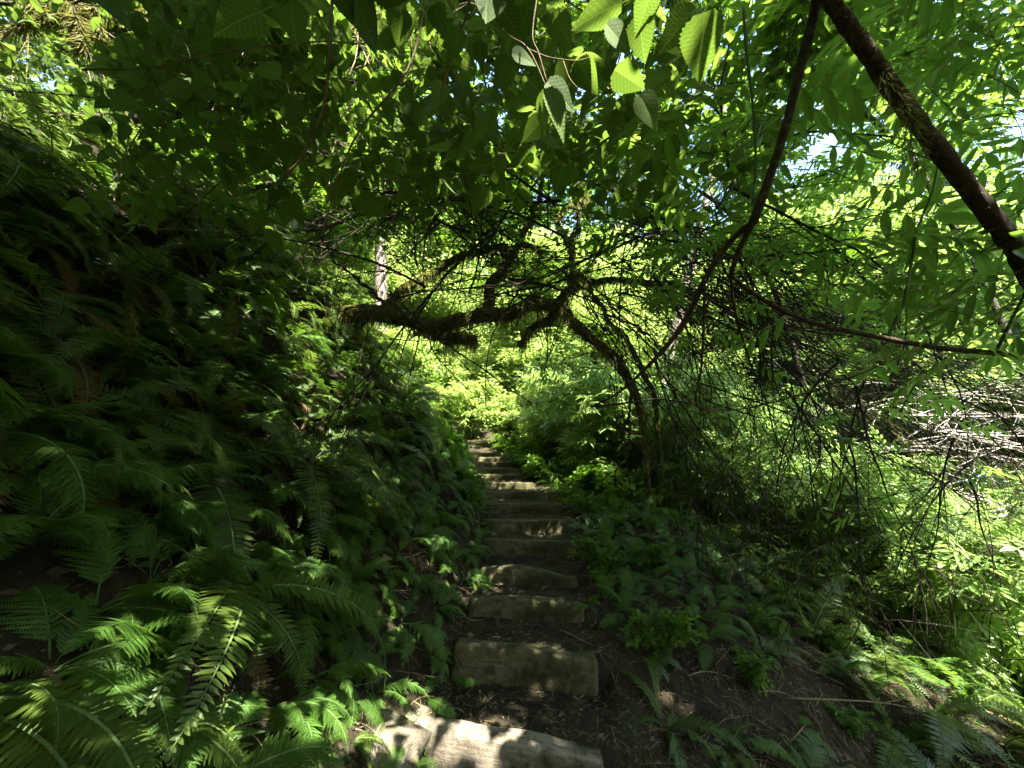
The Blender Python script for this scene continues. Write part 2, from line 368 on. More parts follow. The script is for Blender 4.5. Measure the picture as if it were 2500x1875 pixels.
MAT['sunpaleground'] = plainmat('sun-paled gritty ground', [(.32, (.08, .09, .04)), (.45, (.15, .125, .085)), (.7, (.28, .24, .18))], 9, .95, 1, 60, dist=.02)

# ------------------------------------------------------------------ ground
def axis(parts):
    out = []
    for a, b, s in parts: out += list(np.arange(a, b - 1e-6, s))
    return np.array(out + [parts[-1][1]])
gx = axis([(-90, -20, 5), (-20, -6, .8), (-6, -1.6, .12), (-1.6, 2.4, .035), (2.4, 6, .15), (6, 20, .8), (20, 90, 5)])
gy = axis([(-60, -10, 5), (-10, 0, .6), (0, 1.6, .1), (1.6, 6.5, .028), (6.5, 11.5, .045), (11.5, 30, .5), (30, 120, 5)])
X, Y = np.meshgrid(gx, gy); Z = height(X, Y)
nx, ny = len(gx), len(gy)
i = (np.arange(ny - 1)[:, None] * nx + np.arange(nx - 1)[None]).ravel()
g = Geo(); g.add(np.stack([X.ravel(), Y.ravel(), Z.ravel()], 1), np.concatenate([np.stack([i, i + 1, i + nx + 1], 1), np.stack([i, i + nx + 1, i + nx], 1)]))
tag(g.build('ground', MAT['soil'], smooth=True), kind='structure')

# ------------------------------------------------------------------ timber steps
ORD = ['lowest timber step, catching the big pool of sunlight at its left', 'second timber step up, tall pale face above the sunlit bottom step',
       'third timber step up, low dark beam with one round sun fleck on its face', 'fourth timber step up, sagging mossy beam with a bright fleck on its top edge',
       'fifth timber step up, short beam starting right of a heap of litter', 'sixth timber step up, tall mossy face with a straight top edge',
       'seventh timber step up, the one behind the little green seedling', 'eighth timber step up, greenish rounded beam narrowing into shrubs at right',
       'ninth timber step up, dark beam just above the green rounded one', 'tenth timber step up, thin dark beam with a small pale spot',
       'eleventh timber step up, thin grey beam below the white flecked one', 'twelfth timber step up, far grey beam with white sunlit flecks',
       'thirteenth timber step up, far grey beam second from the stair top', 'topmost timber step, tiny dark beam where the stair disappears under ferns']
for k, (y, z, r, x0, w, yaw) in enumerate(STEPS):
    rs = np.random.RandomState(100 + k)
    hgt = r + .10; dep = .13; nxs, npf = 56, 26
    g = Geo(); prof = []
    for j in range(npf):                        # rounded-box profile in (depth, height)
        t = j / npf * 2 * PI; c, s_ = math.cos(t), math.sin(t); e = .24
        prof.append((dep / 2 * math.copysign(abs(c) ** e, c), hgt / 2 * math.copysign(abs(s_) ** e, s_)))
    prof = np.array(prof); xs = np.linspace(-w / 2, w / 2, nxs)
    sag = .008 * np.sin(xs * 4 + k) + (.02 * np.cos((xs + .1) * 5.5) if k == 3 else 0)
    V = []
    for a_, xx in enumerate(xs):
        end = min(1, (w / 2 - abs(xx)) / .02 + .75)
        pr = prof * end
        nn = fbm(xx * 5 + pr[:, 0] * 9, pr[:, 1] * 9 + k * 7.7, 20 + k, 3)
        wear = -.022 * max(0, float(fbm(xx * 3.3, k * 3.1, 50, 2)) + .1) * (pr[:, 1] > 0) * 1.4
        V.append(np.stack([np.full(npf, xx), pr[:, 0] + .012 * nn + .01 * np.sin(xx * 3 + k), pr[:, 1] + sag[a_] + .006 * nn + wear], 1))
    V = np.vstack(V); ii = np.arange(nxs - 1)[:, None] * npf; jj = np.arange(npf)[None]; j2 = (jj + 1) % npf
    q = np.stack([ii + jj, ii + npf + jj, ii + npf + j2, ii + j2], -1).reshape(-1, 4)
    Fc = np.concatenate([q[:, [0, 1, 2]], q[:, [0, 2, 3]]])
    V = np.vstack([V, [[-w / 2, 0, 0], [w / 2, 0, 0]]]); n0 = nxs * npf; j = np.arange(npf)
    Fc = np.vstack([Fc, np.stack([np.full(npf, n0), j, (j + 1) % npf], 1), np.stack([np.full(npf, n0 + 1), (nxs - 1) * npf + (j + 1) % npf, (nxs - 1) * npf + j], 1)])
    g.add(V, Fc)
    o = g.build('timber_step', MAT['sunpainttimber' if k == 0 else 'timber'], smooth=True)
    o.location = (x0, y + dep / 2 - .01, z - hgt / 2); o.rotation_euler = (0, math.radians([3, 2.5, .5, 1.2, 0, 0, 1, .5, 0, 0, 0, 0, 0, 0][k]), math.radians(yaw))
    tag(o, ORD[k], 'step', 'timber steps of the trail stair')

# ------------------------------------------------------------------ ferns
def arch(t, th0, bend):
    """arching midrib from the origin in the x-z plane; unit length"""
    n = 24; tt = np.linspace(0, 1, n); th = th0 - bend * tt ** 1.2
    x = np.concatenate([[0], np.cumsum(np.cos(th[:-1]) / (n - 1))]); z = np.concatenate([[0], np.cumsum(np.sin(th[:-1]) / (n - 1))])
    th = th0 - bend * np.asarray(t) ** 1.2
    return np.interp(t, tt, x), np.interp(t, tt, z), th
def frond(kind, seed):
    rs = np.random.RandomState(seed); g = Geo()
    th0 = rs.uniform(.75, 1.25); bend = rs.uniform(1.3, 2.1); sway = rs.uniform(-.22, .22)
    ts = np.linspace(0, 1, 14); x, z, th = arch(ts, th0, bend)
    P = np.stack([x, sway * ts ** 2, z], 1); tube(g, P, [.008, .005, .0015], 3, .8, 1)
    if kind == 'sword':
        n = 44; t0 = .12
        for sg in (-1, 1):
            t = np.linspace(t0, .995, n) + (.004 if sg > 0 else 0); t = np.minimum(t, .998)
            x, z, th = arch(t, th0, bend); base = np.stack([x, sway * t * t, z], 1)
            Ln = .115 * np.minimum(1, ((t - t0) / .12 + .45)) * (1 - ((t - .3).clip(0) / .72) ** 1.8) + .004
            Ln *= rs.uniform(.88, 1.1, n)
            T = np.stack([np.cos(th), np.zeros(n), np.sin(th)], 1); Nn = np.stack([-np.sin(th), np.zeros(n), np.cos(th)], 1)
            S = np.zeros((n, 3)); S[:, 1] = sg
            dz = rs.uniform(-.05, .3, n)[:, None]
            D = S * .93 + T * .28 + Nn * (.22 - dz); D /= np.linalg.norm(D, axis=1)[:, None]
            w = (.0115 * (.55 + .45 * Ln / .115))[:, None]; l = Ln[:, None]
            up = Nn * 1.0; drp = -np.array([0, 0, 1.0]) * l * .12
            b0 = base; m1 = base + D * l * .2 + T * w; m2 = base + D * l * .2 - T * w * .8
            n1 = base + D * l * .65 + T * w * .75 + drp * .4; n2 = base + D * l * .65 - T * w * .55 + drp * .4; tp = base + D * l + T * l * .06 + drp
            c = base + D * l * .4 - up * w * .25
            V = np.stack([b0, m1, m2, n1, n2, tp, c], 1).reshape(-1, 3)
            f = np.array([(0, 1, 6), (0, 6, 2), (1, 3, 6), (6, 3, 4), (2, 6, 4), (3, 5, 4)])
            if sg < 0: f = f[:, ::-1]
            Fa = (f[None] + (np.arange(n) * 7)[:, None, None]).reshape(-1, 3)
            g.add(V, Fa, np.repeat(rs.rand(n) * .6 + .2, 7))
    else:
        n = 24; t0 = .2
        for sg in (-1, 1):
            for i in range(n):
                t = t0 + (.985 - t0) * (i + (.5 if sg > 0 else 0) * .6) / n
                x, z, th = arch(t, th0, bend); base = np.array([float(x), sway * t * t, float(z)]); th = float(th)
                u = (t - t0) / (1 - t0); Ln = .235 * (min(1, u / .28 + .42)) * (1 - u ** 1.6) + .008; Ln *= rs.uniform(.9, 1.08)
                T = np.array([math.cos(th), 0, math.sin(th)]); Nn = np.array([-math.sin(th), 0, math.cos(th)])
                D = np.array([0, sg * .9, 0]) + T * .42 + Nn * rs.uniform(-.2, .12); D /= np.linalg.norm(D)
                if rs.rand() < .05: continue
                if rs.rand() < .08: Ln *= rs.uniform(.4, .8)
                m = max(3, int(20 * Ln / .235)); ss = (np.arange(m) + .5) / m
                ax = base[None] + D[None] * (ss * Ln)[:, None] + np.array([0, 0, -1.0])[None] * (Ln * .22 * ss ** 2)[:, None] + T[None] * (Ln * .08 * ss ** 2)[:, None]
                pl = (.037 * (1 - ss ** 1.5) * min(1, Ln / .16 + .25) + .0025)[:, None]
                Pn = np.cross(D, T); 
                VV = []; 
                for s2 in (-1, 1):
                    E = T * s2 * .92 + D * .38 + Nn * rs.uniform(-.15, .05); E /= np.linalg.norm(E)
                    w = .0074 * min(1, Ln / .12 + .2)
                    a0 = ax; a1 = ax + E * pl * .45 + D * w; a2 = ax + E * pl - np.array([0, 0, 1]) * pl * .1; a3 = ax + E * pl * .4 - D * w
                    VV.append(np.stack([a0, a1, a2, a3], 1).reshape(-1, 3))
                V = np.vstack(VV); kk = np.arange(2 * m)[:, None, None] * 4
                g.add(V, (np.array([(0, 1, 2), (0, 2, 3)])[None] + kk).reshape(-1, 3), float(rs.rand() * .6 + .2))
                e = base + D * Ln; wv = T * .0015
                g.add(np.array([base - wv, base + wv, ax[-1]]), [(0, 1, 2)], .9, m=0)
    return g
FR = {}
for kind in ('sword', 'lady'):
    for v in range(9):
        gg = frond(kind, 10 * v + (3 if kind == 'sword' else 5))
        FR[kind, v] = (gg.mesh('frond', [MAT[kind], MAT['greenstem']]), gg)
    for v in range(2):
        gg = frond(kind, 900 + v + (0 if kind == 'sword' else 7))
        FR['dead' + kind, v] = (gg.mesh('dead_frond', [MAT['deadfern'], MAT['tan']]), gg)

def euler(rx, ry, rz): return (Matrix.Rotation(rz, 4, 'Z') @ Matrix.Rotation(ry, 4, 'Y') @ Matrix.Rotation(rx, 4, 'X'))
def fern_layout(kind, rs, nf, size, dead=0, face=None):
    out = []
    for i in range(nf):
        az = i / nf * 2 * PI + rs.uniform(-.35, .35)
        if face is not None and rs.rand() < .55: az = face + rs.uniform(-1.2, 1.2)
        tilt = rs.uniform(-.35, .35) + (.25 if kind == 'sword' else .1)
        s = size * rs.uniform(.5, 1.15)
        M = euler(0, tilt, az) @ Matrix.Rotation(rs.uniform(-.3, .3), 4, 'X') @ Matrix.Scale(s, 4)
        out.append((kind, rs.randint(9), M))
    for i in range(dead):
        az = (face if face is not None else rs.uniform(0, 2 * PI)) + rs.uniform(-1.3, 1.3)
        M = euler(0, rs.uniform(.7, 1.2), az) @ Matrix.Scale(size * rs.uniform(.6, .9), 4)
        out.append(('dead' + kind, rs.randint(2), M))
    return out
def align(n, k):
    v = Vector((n[0] * k, n[1] * k, max(n[2], .3) * k + (1 - k))).normalized()
    return Vector((0, 0, 1)).rotation_difference(v).to_matrix().to_4x4()
def fern(p, kind, seed, size, nf, label, group, dead=0, parts=True, tiltk=.6):
    rs = np.random.RandomState(seed); n = normal(p[0], p[1])
    A = align(n, tiltk); face = math.atan2(n[1], n[0]) if n[2] < .93 else None
    name = 'sword_fern' if kind == 'sword' else 'lady_fern'
    t = empty(name, (p[0], p[1], p[2]), label, 'fern', group)
    for kd, v, M in fern_layout(kind, rs, nf, size, dead, face):
        link_mesh('dead_frond' if kd.startswith('dead') else 'frond', FR[kd, v][0], t, A @ M)
    return t
BAKED = {}
def baked(kind, v):
    if (kind, v) not in BAKED:
        rs = np.random.RandomState(40 + v); G = Geo()
        for kd, fv, M in fern_layout(kind, rs, 10 if kind == 'sword' else 8, 1.0, 2 if kind == 'sword' else 0, 0.0 if v % 2 else None):
            src = FR[kd, fv][1]; m = np.array(M)
            for V, Fc, A, U, Mi in zip(src.V, src.F, src.A, src.U, src.M):
                pass
            V = np.concatenate(src.V) @ m[:3, :3].T + m[:3, 3]; Fc = np.concatenate(src.F); A = np.concatenate(src.A); Mi = np.concatenate(src.M)
            mi = Mi + (2 if kd.startswith('dead') else 0)
            G.V.append(V.astype(np.float32)); G.F.append(Fc + G.n); G.A.append(A); G.U.append(np.zeros((len(V), 2), np.float32)); G.M.append(np.minimum(mi, 2).astype(np.int32)); G.n += len(V)
        BAKED[kind, v] = G.mesh(('sword' if kind == 'sword' else 'lady') + '_fern', [MAT[kind], MAT['greenstem'], MAT['deadfern']])
    return BAKED[kind, v]
def fern_far(p, kind, seed, size, label, group, tiltk=.5):
    rs = np.random.RandomState(seed); n = normal(p[0], p[1]); A = align(n, tiltk)
    o = link_mesh('sword_fern' if kind == 'sword' else 'lady_fern', baked(kind, rs.randint(4)))
    face = math.atan2(n[1], n[0]) if n[2] < .93 else rs.uniform(0, 6.28)
    o.matrix_world = Matrix.Translation(Vector(p)) @ A @ Matrix.Rotation(face + rs.uniform(-.5, .5), 4, 'Z') @ Matrix.Scale(size, 4)
    return tag(o, label, 'fern', group)

placed = []
def clear(p, r):
    for q, rq in placed:
        if abs(q[0] - p[0]) < r and np.linalg.norm(q - p) < r * .9: return False
    placed.append((p, r)); return True
NF = 0
# hero ferns: (pixel of the crown, kind, size, number of fronds, label)
HERO = [
    (330, 1290, 'lady', 0.50, 9, 'big lady fern at the left edge whose broad frond hangs to a point'),
    (60, 1330, 'lady', 0.44, 8, 'lady fern cut by the left edge below the brown fern skirt'),
    (500, 1240, 'lady', 0.44, 8, 'bright green lady fern hanging beside the withered sword fern'),
    (700, 1380, 'lady', 0.50, 9, 'lady fern with one glittering sunlit frond on the lower bank'),
    (820, 1460, 'lady', 0.44, 9, 'lady fern drooping over the bare soil left of the second step'),
    (560, 1560, 'lady', 0.42, 9, 'lady fern low on the bank with a dead leaf lying below it'),
    (330, 1600, 'lady', 0.40, 8, 'shaded lady fern at lower left with two pointed hanging fronds'),
    (120, 1640, 'lady', 0.40, 8, 'dim lady fern near the lower left corner, above the sunlit frond'),
    (920, 1600, 'lady', 0.29, 7, 'small lady fern with a bright tip above the pool of sunlight'),
    (660, 1730, 'lady', 0.34, 8, 'lady fern in half sun above the bottom edge'),
    (430, 1800, 'lady', 0.32, 8, 'sunlit yellow-green fern at the bottom edge left of centre'),
    (40, 1830, 'lady', 0.27, 7, 'sunlit fern in the bottom left corner'),
    (330, 900, 'sword', .75, 9, 'large dull sword fern hanging over its brown skirt on the left bank'),
    (90, 820, 'sword', .8, 9, 'dark sword fern at the left edge with long level fronds'),
    (240, 620, 'sword', .8, 8, 'sword fern high on the dark left bank with bare stalks below'),
    (560, 800, 'sword', .62, 8, 'sword fern with one glossy frond hanging straight down'),
    (720, 980, 'sword', .6, 9, 'sword fern with a sunlit frond above the pale dead stem'),
    (880, 900, 'sword', .6, 9, 'sword fern halfway up the bank under the mossy limb'),
    (960, 1130, 'lady', 0.48, 9, 'light green lady fern standing upright beside the middle steps'),
    (860, 1250, 'lady', 0.40, 8, 'lady fern overhanging the mossy clod on the bank'),
    (1040, 1300, 'lady', 0.34, 8, 'lady fern reaching toward the fourth step'),
    (1010, 1430, 'lady', 0.29, 8, 'lady fern reaching toward the third step'),
    (1060, 1180, 'lady', 0.40, 8, 'lady fern leaning over the left ends of the middle steps'),
    (860, 1800, 'sword', .22, 6, 'little sword fern in full sun at the foot of the bank'),
    (760, 1830, 'sword', .20, 6, 'tiny bright sword fern near the bottom edge on bare soil'),
    (1490, 1330, 'lady', 0.48, 8, 'lady fern right of the fourth step with a long drooping frond'),
    (1600, 1420, 'lady', 0.50, 7, 'lady fern hanging low right of the second step'),
    (1545, 1250, 'lady', 0.44, 8, 'lady fern above the one that droops beside the fourth step'),
    (1470, 1420, 'lady', 0.34, 8, 'lady fern bending over the right end of the fourth step'),
    (1530, 1500, 'lady', 0.34, 8, 'lady fern low beside the right end of the second step'),
    (1640, 1330, 'lady', 0.48, 8, 'lady fern behind the tall thin stalk on the right'),
    (1860, 1390, 'sword', .8, 9, 'sword fern with upright fronds left of the tall dark one'),
    (2120, 1430, 'sword', .9, 10, 'sword fern just right of the tall dark one at right'),
    (2330, 1500, 'sword', .9, 10, 'sword fern at right with long backlit fronds near the edge'),
    (2150, 1560, 'sword', .8, 9, 'sword fern low on the right slope in front of the tall dark one'),
    (2400, 1560, 'sword', .9, 10, 'sword fern leaning in from the right edge'),
    (2260, 1740, 'sword', .7, 9, 'dark sword fern at lower right above the long stick'),
    (2450, 1830, 'sword', .6, 9, 'sword fern filling the bottom right corner'),
    (1440, 1190, 'sword', .6, 9, 'sword fern on the right shoulder beside the seventh step'),
    (1580, 1230, 'sword', .65, 9, 'sword fern at the foot of the arching mossy stems'),
    (1440, 1480, 'lady', 0.20, 5, 'small fern spray dangling over the right end of the third step'),
    (1980, 1480, 'sword', .8, 9, 'tall sword fern standing dark against the bright ravine'),
    (2230, 1560, 'sword', .85, 10, 'sword fern leaning right with its stretched fronds backlit'),
    (2420, 1680, 'sword', .8, 10, 'dark sword fern in the lower right corner'),
    (2050, 1640, 'lady', 0.36, 7, 'dim lady fern among the sticks on the right slope'),
    (1760, 1450, 'lady', 0.36, 7, 'lady fern with level fronds above the litter on the right slope'),
]
for i, (px, py, kind, size, nf, lab) in enumerate(HERO):
    q = hit(px, py)
    if q is None: continue
    placed.append((q, .3))
    q = q.copy(); q[2] = float(height(q[0], q[1])) - .02
    fern(q, kind, 500 + i, size, nf, lab, None, dead=5 if kind == 'sword' and size > .5 else 0)
# small ferns crowding both ends of the steps
rs = np.random.RandomState(71); cnt = 0
for trial in range(4000):
    y = rs.uniform(1.9, 9.6); left = rs.rand() < .75; a = rs.uniform(-.03, .8) if left else rs.uniform(.12, .9)
    x = float(xc(y)) + ((-.5 - a) if left else (.52 + a))
    if not left and y < 3.2: continue
    p = np.array([x, y, float(height(x, y)) - .02]); d = np.linalg.norm(p - CAM)
    if not clear(p, .13 + .02 * d): continue
    size = rs.uniform(.28, .46) * (.75 if a < .2 else 1)
    where = 'left' if left else 'right'
    if d < 4.5: fern(p, 'lady', 11000 + trial, size, rs.randint(5, 8), f'small lady fern overhanging the {where} ends of the lower steps', f'small lady ferns at the {where} ends of the lower steps', tiltk=.8)
    else: fern_far(p, 'lady', 11000 + trial, size * 1.1, f'small lady fern at the {where} ends of the upper steps', f'small lady ferns at the {where} ends of the upper steps', .8)
    cnt += 1
    if cnt > 190: break
print('edge ferns', cnt)
# the rest of the left bank
rs = np.random.RandomState(11)
cnt = 0
for trial in range(16000):
    y = rs.uniform(.7, 12.5); a = rs.uniform(.02, 6.2) ** 1.0; x = float(xc(y)) - .5 - a
    z = float(height(x, y)); p = np.array([x, y, z])
    d = np.linalg.norm(p - CAM)
    if d < 1.25: continue
    sp = .12 + .045 * d if a < 4 else .6
    v = p - CAM; dep = v @ FW
    if dep < .5 or abs(v[0] / dep) > 1.5: continue
    if not clear(p, sp): continue
    low = a < 1.6 and y < 7
    kind = 'lady' if rs.rand() < (.7 if low else .25) else 'sword'
    size = (rs.uniform(.38, .62) if kind == 'lady' else rs.uniform(.55, .95)) * (.55 if a < .3 else 1) * (.75 if d < 2 else 1)
    p[2] -= .02
    dark = 'sword fern' if kind == 'sword' else 'lady fern'
    if d < 3.2: fern(p, kind, 2000 + trial, size, rs.randint(7, 10), f'shaded {dark} packed among others on the steep left bank', f'{dark}s crowding the near left bank', dead=3 if kind == 'sword' else 0)
    else: fern_far(p, kind, 2000 + trial, size, f'{dark} in the far part of the left bank beside the upper steps', f'{dark}s along the upper left bank')
    cnt += 1
    if cnt > 520: break
print('bank ferns', cnt)
# right shoulder and slope
cnt = 0
for trial in range(6000):
    y = rs.uniform(2.2, 12) if trial % 2 else rs.uniform(2.0, 6); b = rs.uniform(.05, 6.5); x = float(xc(y)) + .6 + b
    z = float(height(x, y)); p = np.array([x, y, z]); d = np.linalg.norm(p - CAM); v = p - CAM; dep = v @ FW
    if dep < 1.5 or abs(v[0] / dep) > 1.5: continue
    if b > .2 and b < 1.6 and y < 3.4: continue
    if not clear(p, .26 + .035 * d): continue
    kind = 'lady' if b < 1.2 and rs.rand() < .7 else 'sword'
    size = (rs.uniform(.35, .55) if kind == 'lady' else rs.uniform(.55, .9)) * (.55 if b < .35 else 1)
    dark = 'sword fern' if kind == 'sword' else 'lady fern'; p[2] -= .02
    if d < 3.6: fern(p, kind, 7000 + trial, size, 8, f'{dark} growing on the slope right of the stair', f'{dark}s on the near right slope', dead=1 if kind == 'sword' else 0)
    else: fern_far(p, kind, 7000 + trial, size, f'{dark} standing in the brush right of the upper stair', f'{dark}s right of the upper stair')
    cnt += 1
    if cnt > 150: break
print('right ferns', cnt)

# ------------------------------------------------------------------ shrubs on the hillside and in the ravine
def rdir(rs, n, upbias=0.0, flat=1.0):
    v = rs.normal(size=(n, 3)); v[:, 2] = v[:, 2] * flat + upbias; return v / np.linalg.norm(v, axis=1)[:, None]
def up_normals(rs, n, j=.45):
    v = rs.normal(size=(n, 3)) * j; v[:, 2] += 1; return v / np.linalg.norm(v, axis=1)[:, None]
def shrub(seed, h, spread, nst, tpl, ls, dens, leaf, stem, thin=.01, holes=False):
    rs = np.random.RandomState(seed); gs, gl = Geo(), Geo(); Ps, Ds = [], []
    for i in range(nst):
        az = rs.uniform(0, 2 * PI); out = spread * rs.uniform(.3, 1); hh = h * rs.uniform(.6, 1)
        d = np.array([math.cos(az), math.sin(az), 0])
        pts = np.array([d * .08, d * out * .25 + [0, 0, hh * .5], d * out * .65 + [0, 0, hh * .9], d * out * 1.05 + [0, 0, hh * rs.uniform(.75, 1.0)]])
        pts[1:] += rs.normal(size=(3, 3)) * h * .04; P = smooth_path(pts, 12); tube(gs, P, [thin, thin * .7, thin * .25], 4)
        for j in range(3, 12):
            for b in range(rs.randint(1, 4)):
                dd = rdir(rs, 1, .25, .6)[0]; ln = h * rs.uniform(.12, .3) * (1.25 - j / 14)
                Q = np.array([P[j], P[j] + dd * ln * .5 + [0, 0, .03 * h], P[j] + dd * ln + [0, 0, -.03 * h]]); Q = smooth_path(Q, 5)
                tube(gs, Q, [thin * .35, thin * .12], 3)
                m = max(2, int(ln * dens)); tt = rs.uniform(.15, 1, m)
                Pp = np.stack([np.interp(tt, np.linspace(0, 1, 5), Q[:, k]) for k in range(3)], 1) + rs.normal(size=(m, 3)) * .015
                Ps.append(Pp); e = dd[None] * .6 + rdir(rs, m, -.1, .4); Ds.append(e)
    P = np.vstack(Ps); D = np.vstack(Ds); n = len(P)
    put_leaves(gl, tpl, P, D, up_normals(rs, n, .35), ls * rs.uniform(.6, 1.25, n), rs, holes=holes)
    return gs.mesh('stem', MAT[stem], True), gl.mesh('foliage', MAT[leaf])
SH = {}
for v in range(3): SH['dim', v] = shrub(160 + v, 1.5, 1.1, 12, LOBED, .17, 30, 'maple', 'tan', .012)
for v in range(4): SH['hill', v] = shrub(60 + v, 1.5, 1.0, 14, TRIFOL, .13, 46, 'bright', 'greenstem', .011)
for v in range(3): SH['thin', v] = shrub(80 + v, 2.0, .8, 12, SMALL, .055, 80, 'bright', 'tan', .009)
for v in range(4): SH['stream', v] = shrub(90 + v, 1.7, 1.3, 14, ELDER, .20, 30, 'fresh', 'greenstem', .012)
for v in range(3): SH['small', v] = shrub(120 + v, .45, .35, 10, OVATE, .055, 70, 'maple', 'greenstem', .004)
def place_shrub(name, key, p, s, rz, label, group, parts=True):
    t = empty(name, p, label, 'shrub', group); t.rotation_euler = (0, 0, rz); t.scale = (s, s, s)
    link_mesh('stem', SH[key][0], t); link_mesh('foliage', SH[key][1], t); return t
rs = np.random.RandomState(21)
n = 0; pl = []
for trial in range(4000):       # sunlit hillside beyond the stair top
    y = rs.uniform(10.6, 24); x = rs.uniform(-7, 13)
    if abs(x - float(xc(y))) < .7 and y < 12: continue
    if any((x - a) ** 2 + (y - b) ** 2 < (.75 + .03 * y) ** 2 for a, b in pl): continue
    pl.append((x, y)); z = float(height(x, y))
    key = ('dim', rs.randint(3)) if rs.rand() < .25 else ('thin', rs.randint(3)) if (x > .8 and rs.rand() < .45 and y < 16) else ('hill', rs.randint(4))
    if key[0] == 'dim': place_shrub('thimble_bush', key, (x, y, z), rs.uniform(.7, 1.3), rs.uniform(0, 6), 'darker broad-leaved bush among the yellow-green ones on the hillside', 'darker broad-leaved bushes on the hillside')
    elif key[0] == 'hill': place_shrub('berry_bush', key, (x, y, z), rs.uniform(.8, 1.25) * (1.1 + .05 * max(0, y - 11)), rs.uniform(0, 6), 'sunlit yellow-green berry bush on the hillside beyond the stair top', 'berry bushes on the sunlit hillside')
    else: place_shrub('twiggy_bush', key, (x, y, z), rs.uniform(.8, 1.15), rs.uniform(0, 6), 'small-leaved bush with tan twigs on the sunlit slope beyond the stair', 'twiggy bushes on the sunlit slope')
    n += 1
    if n > 125: break
print('hill shrubs', n)
n = 0; pl = []
for trial in range(4000):       # ravine to the right
    y = rs.uniform(2.6, 14); x = rs.uniform(1.9, 17)
    if any((x - a) ** 2 + (y - b) ** 2 < 1.15 ** 2 for a, b in pl): continue
    v = np.array([x, y, 0]) - CAM
    if v[1] < .45 * x or np.hypot(x, y) < 6.4 or (x < 3 and y < 7): continue
    pl.append((x, y)); z = float(height(x, y))
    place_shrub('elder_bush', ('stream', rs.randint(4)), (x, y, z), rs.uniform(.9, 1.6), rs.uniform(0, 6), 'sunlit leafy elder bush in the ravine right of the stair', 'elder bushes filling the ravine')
    n += 1
    if n > 95: break
print('ravine shrubs', n)
for trial in range(16):          # tall twiggy brush right of the stair top
    x = rs.uniform(.7, 4.2); y = rs.uniform(8.6, 12)
    place_shrub('twiggy_bush', ('thin', rs.randint(3)), (x, y, float(height(x, y)) - .05), rs.uniform(.85, 1.3), rs.uniform(0, 6), 'yellowish twiggy brush standing behind the arching mossy stems', 'twiggy brush behind the mossy stems')
k = 0                            # low leafy growth along the right edge of the stair
for trial in range(1500):
    y = rs.uniform(2.4, 10.4); b = rs.uniform(-.02, 1.5); x = float(xc(y)) + .55 + b
    if y < 4.4 and b > .35: continue
    if rs.rand() > (.08 if y < 6 else .2): continue
    place_shrub('seedling_bush', ('small', rs.randint(3)), (x, y, float(height(x, y)) - .02), rs.uniform(.5, 1.2) * (.6 if y < 5 else 1), rs.uniform(0, 6), 'low leafy growth creeping over the right edge of the stair', 'low leafy growth along the right edge of the stair')
    k += 1
    if k > 60: break
for trial in range(900):
    y = rs.uniform(1.9, 6); b = rs.uniform(.1, 4); x = float(xc(y)) + .55 + b
    p = np.array([x, y, float(height(x, y)) - .02])
    if not clear(p, .2 if y > 3 else .34): continue
    k += 1
    if k > 200: break
    if rs.rand() < .55: fern_far(p, 'lady' if rs.rand() < .6 else 'sword', 15000 + trial, rs.uniform(.2, .36), 'small dim fern among the sticks and litter of the right slope', 'small ferns scattered over the litter of the right slope')
    else: place_shrub('seedling_bush', ('small', rs.randint(3)), p, rs.uniform(.3, .6), rs.uniform(0, 6), 'small leafy weed on the litter of the right slope', 'small weeds on the right slope')
for trial in range(26):
    y = rs.uniform(4.4, 10.4); x = float(xc(y)) - .5 - rs.uniform(0, .5)
    place_shrub('seedling_bush', ('small', rs.randint(3)), (x, y, float(height(x, y)) - .02), rs.uniform(.4, .8), rs.uniform(0, 6), 'low leafy growth at the left ends of the upper steps', 'low leafy growth left of the upper steps')

# ------------------------------------------------------------------ arching trees roofing the path; those behind the camera are unseen, added for shade
def spray(gs, gl_P, gl_D, P0, d, ln, rs, r0, leafstep, wide=.5, droop=.1, depth=0):
    """a flat twig fan from P0 along d"""
    d = d / np.linalg.norm(d); side = np.cross(d, [0, 0, 1.0]); side /= np.linalg.norm(side) + 1e-9
    n = 7; t = np.linspace(0, 1, n)[:, None]
    P = P0 + d * ln * t + side * (rs.uniform(-.15, .15) * ln) * t ** 2 - np.array([0, 0, 1.0]) * droop * ln * t ** 2 + rs.normal(size=(n, 3)) * ln * .008
    P[0] = P0
    if depth < 2 and not keep(P).all(): return
    tube(gs, P, [r0, r0 * .35], 4 if r0 > .006 else 3)
    if depth > 0:
        for j in range(1, n):
            for sg in (-1, 1):
                if rs.rand() < .82:
                    dd = d * .75 + side * sg * rs.uniform(.5, 1.0) + np.array([0, 0, rs.uniform(-.25, .25)])
                    spray(gs, gl_P, gl_D, P[j], dd, ln * wide * (1.15 - .1 * j) * rs.uniform(.7, 1.1), rs, r0 * .5, leafstep, wide, droop, depth - 1)
    m = int(ln / leafstep) + 1
    if depth <= 1 and m > 0:
        tt = rs.uniform(.12, 1, m); Q = np.stack([np.interp(tt, t[:, 0], P[:, k]) for k in range(3)], 1)
        sgn = np.where(rs.rand(m) < .5, -1, 1)[:, None]
        D = d[None] * .5 + side[None] * sgn * rs.uniform(.4, 1, (m, 1)) + rs.normal(size=(m, 3)) * .25
        gl_P.append(Q + D * .02); gl_D.append(D)
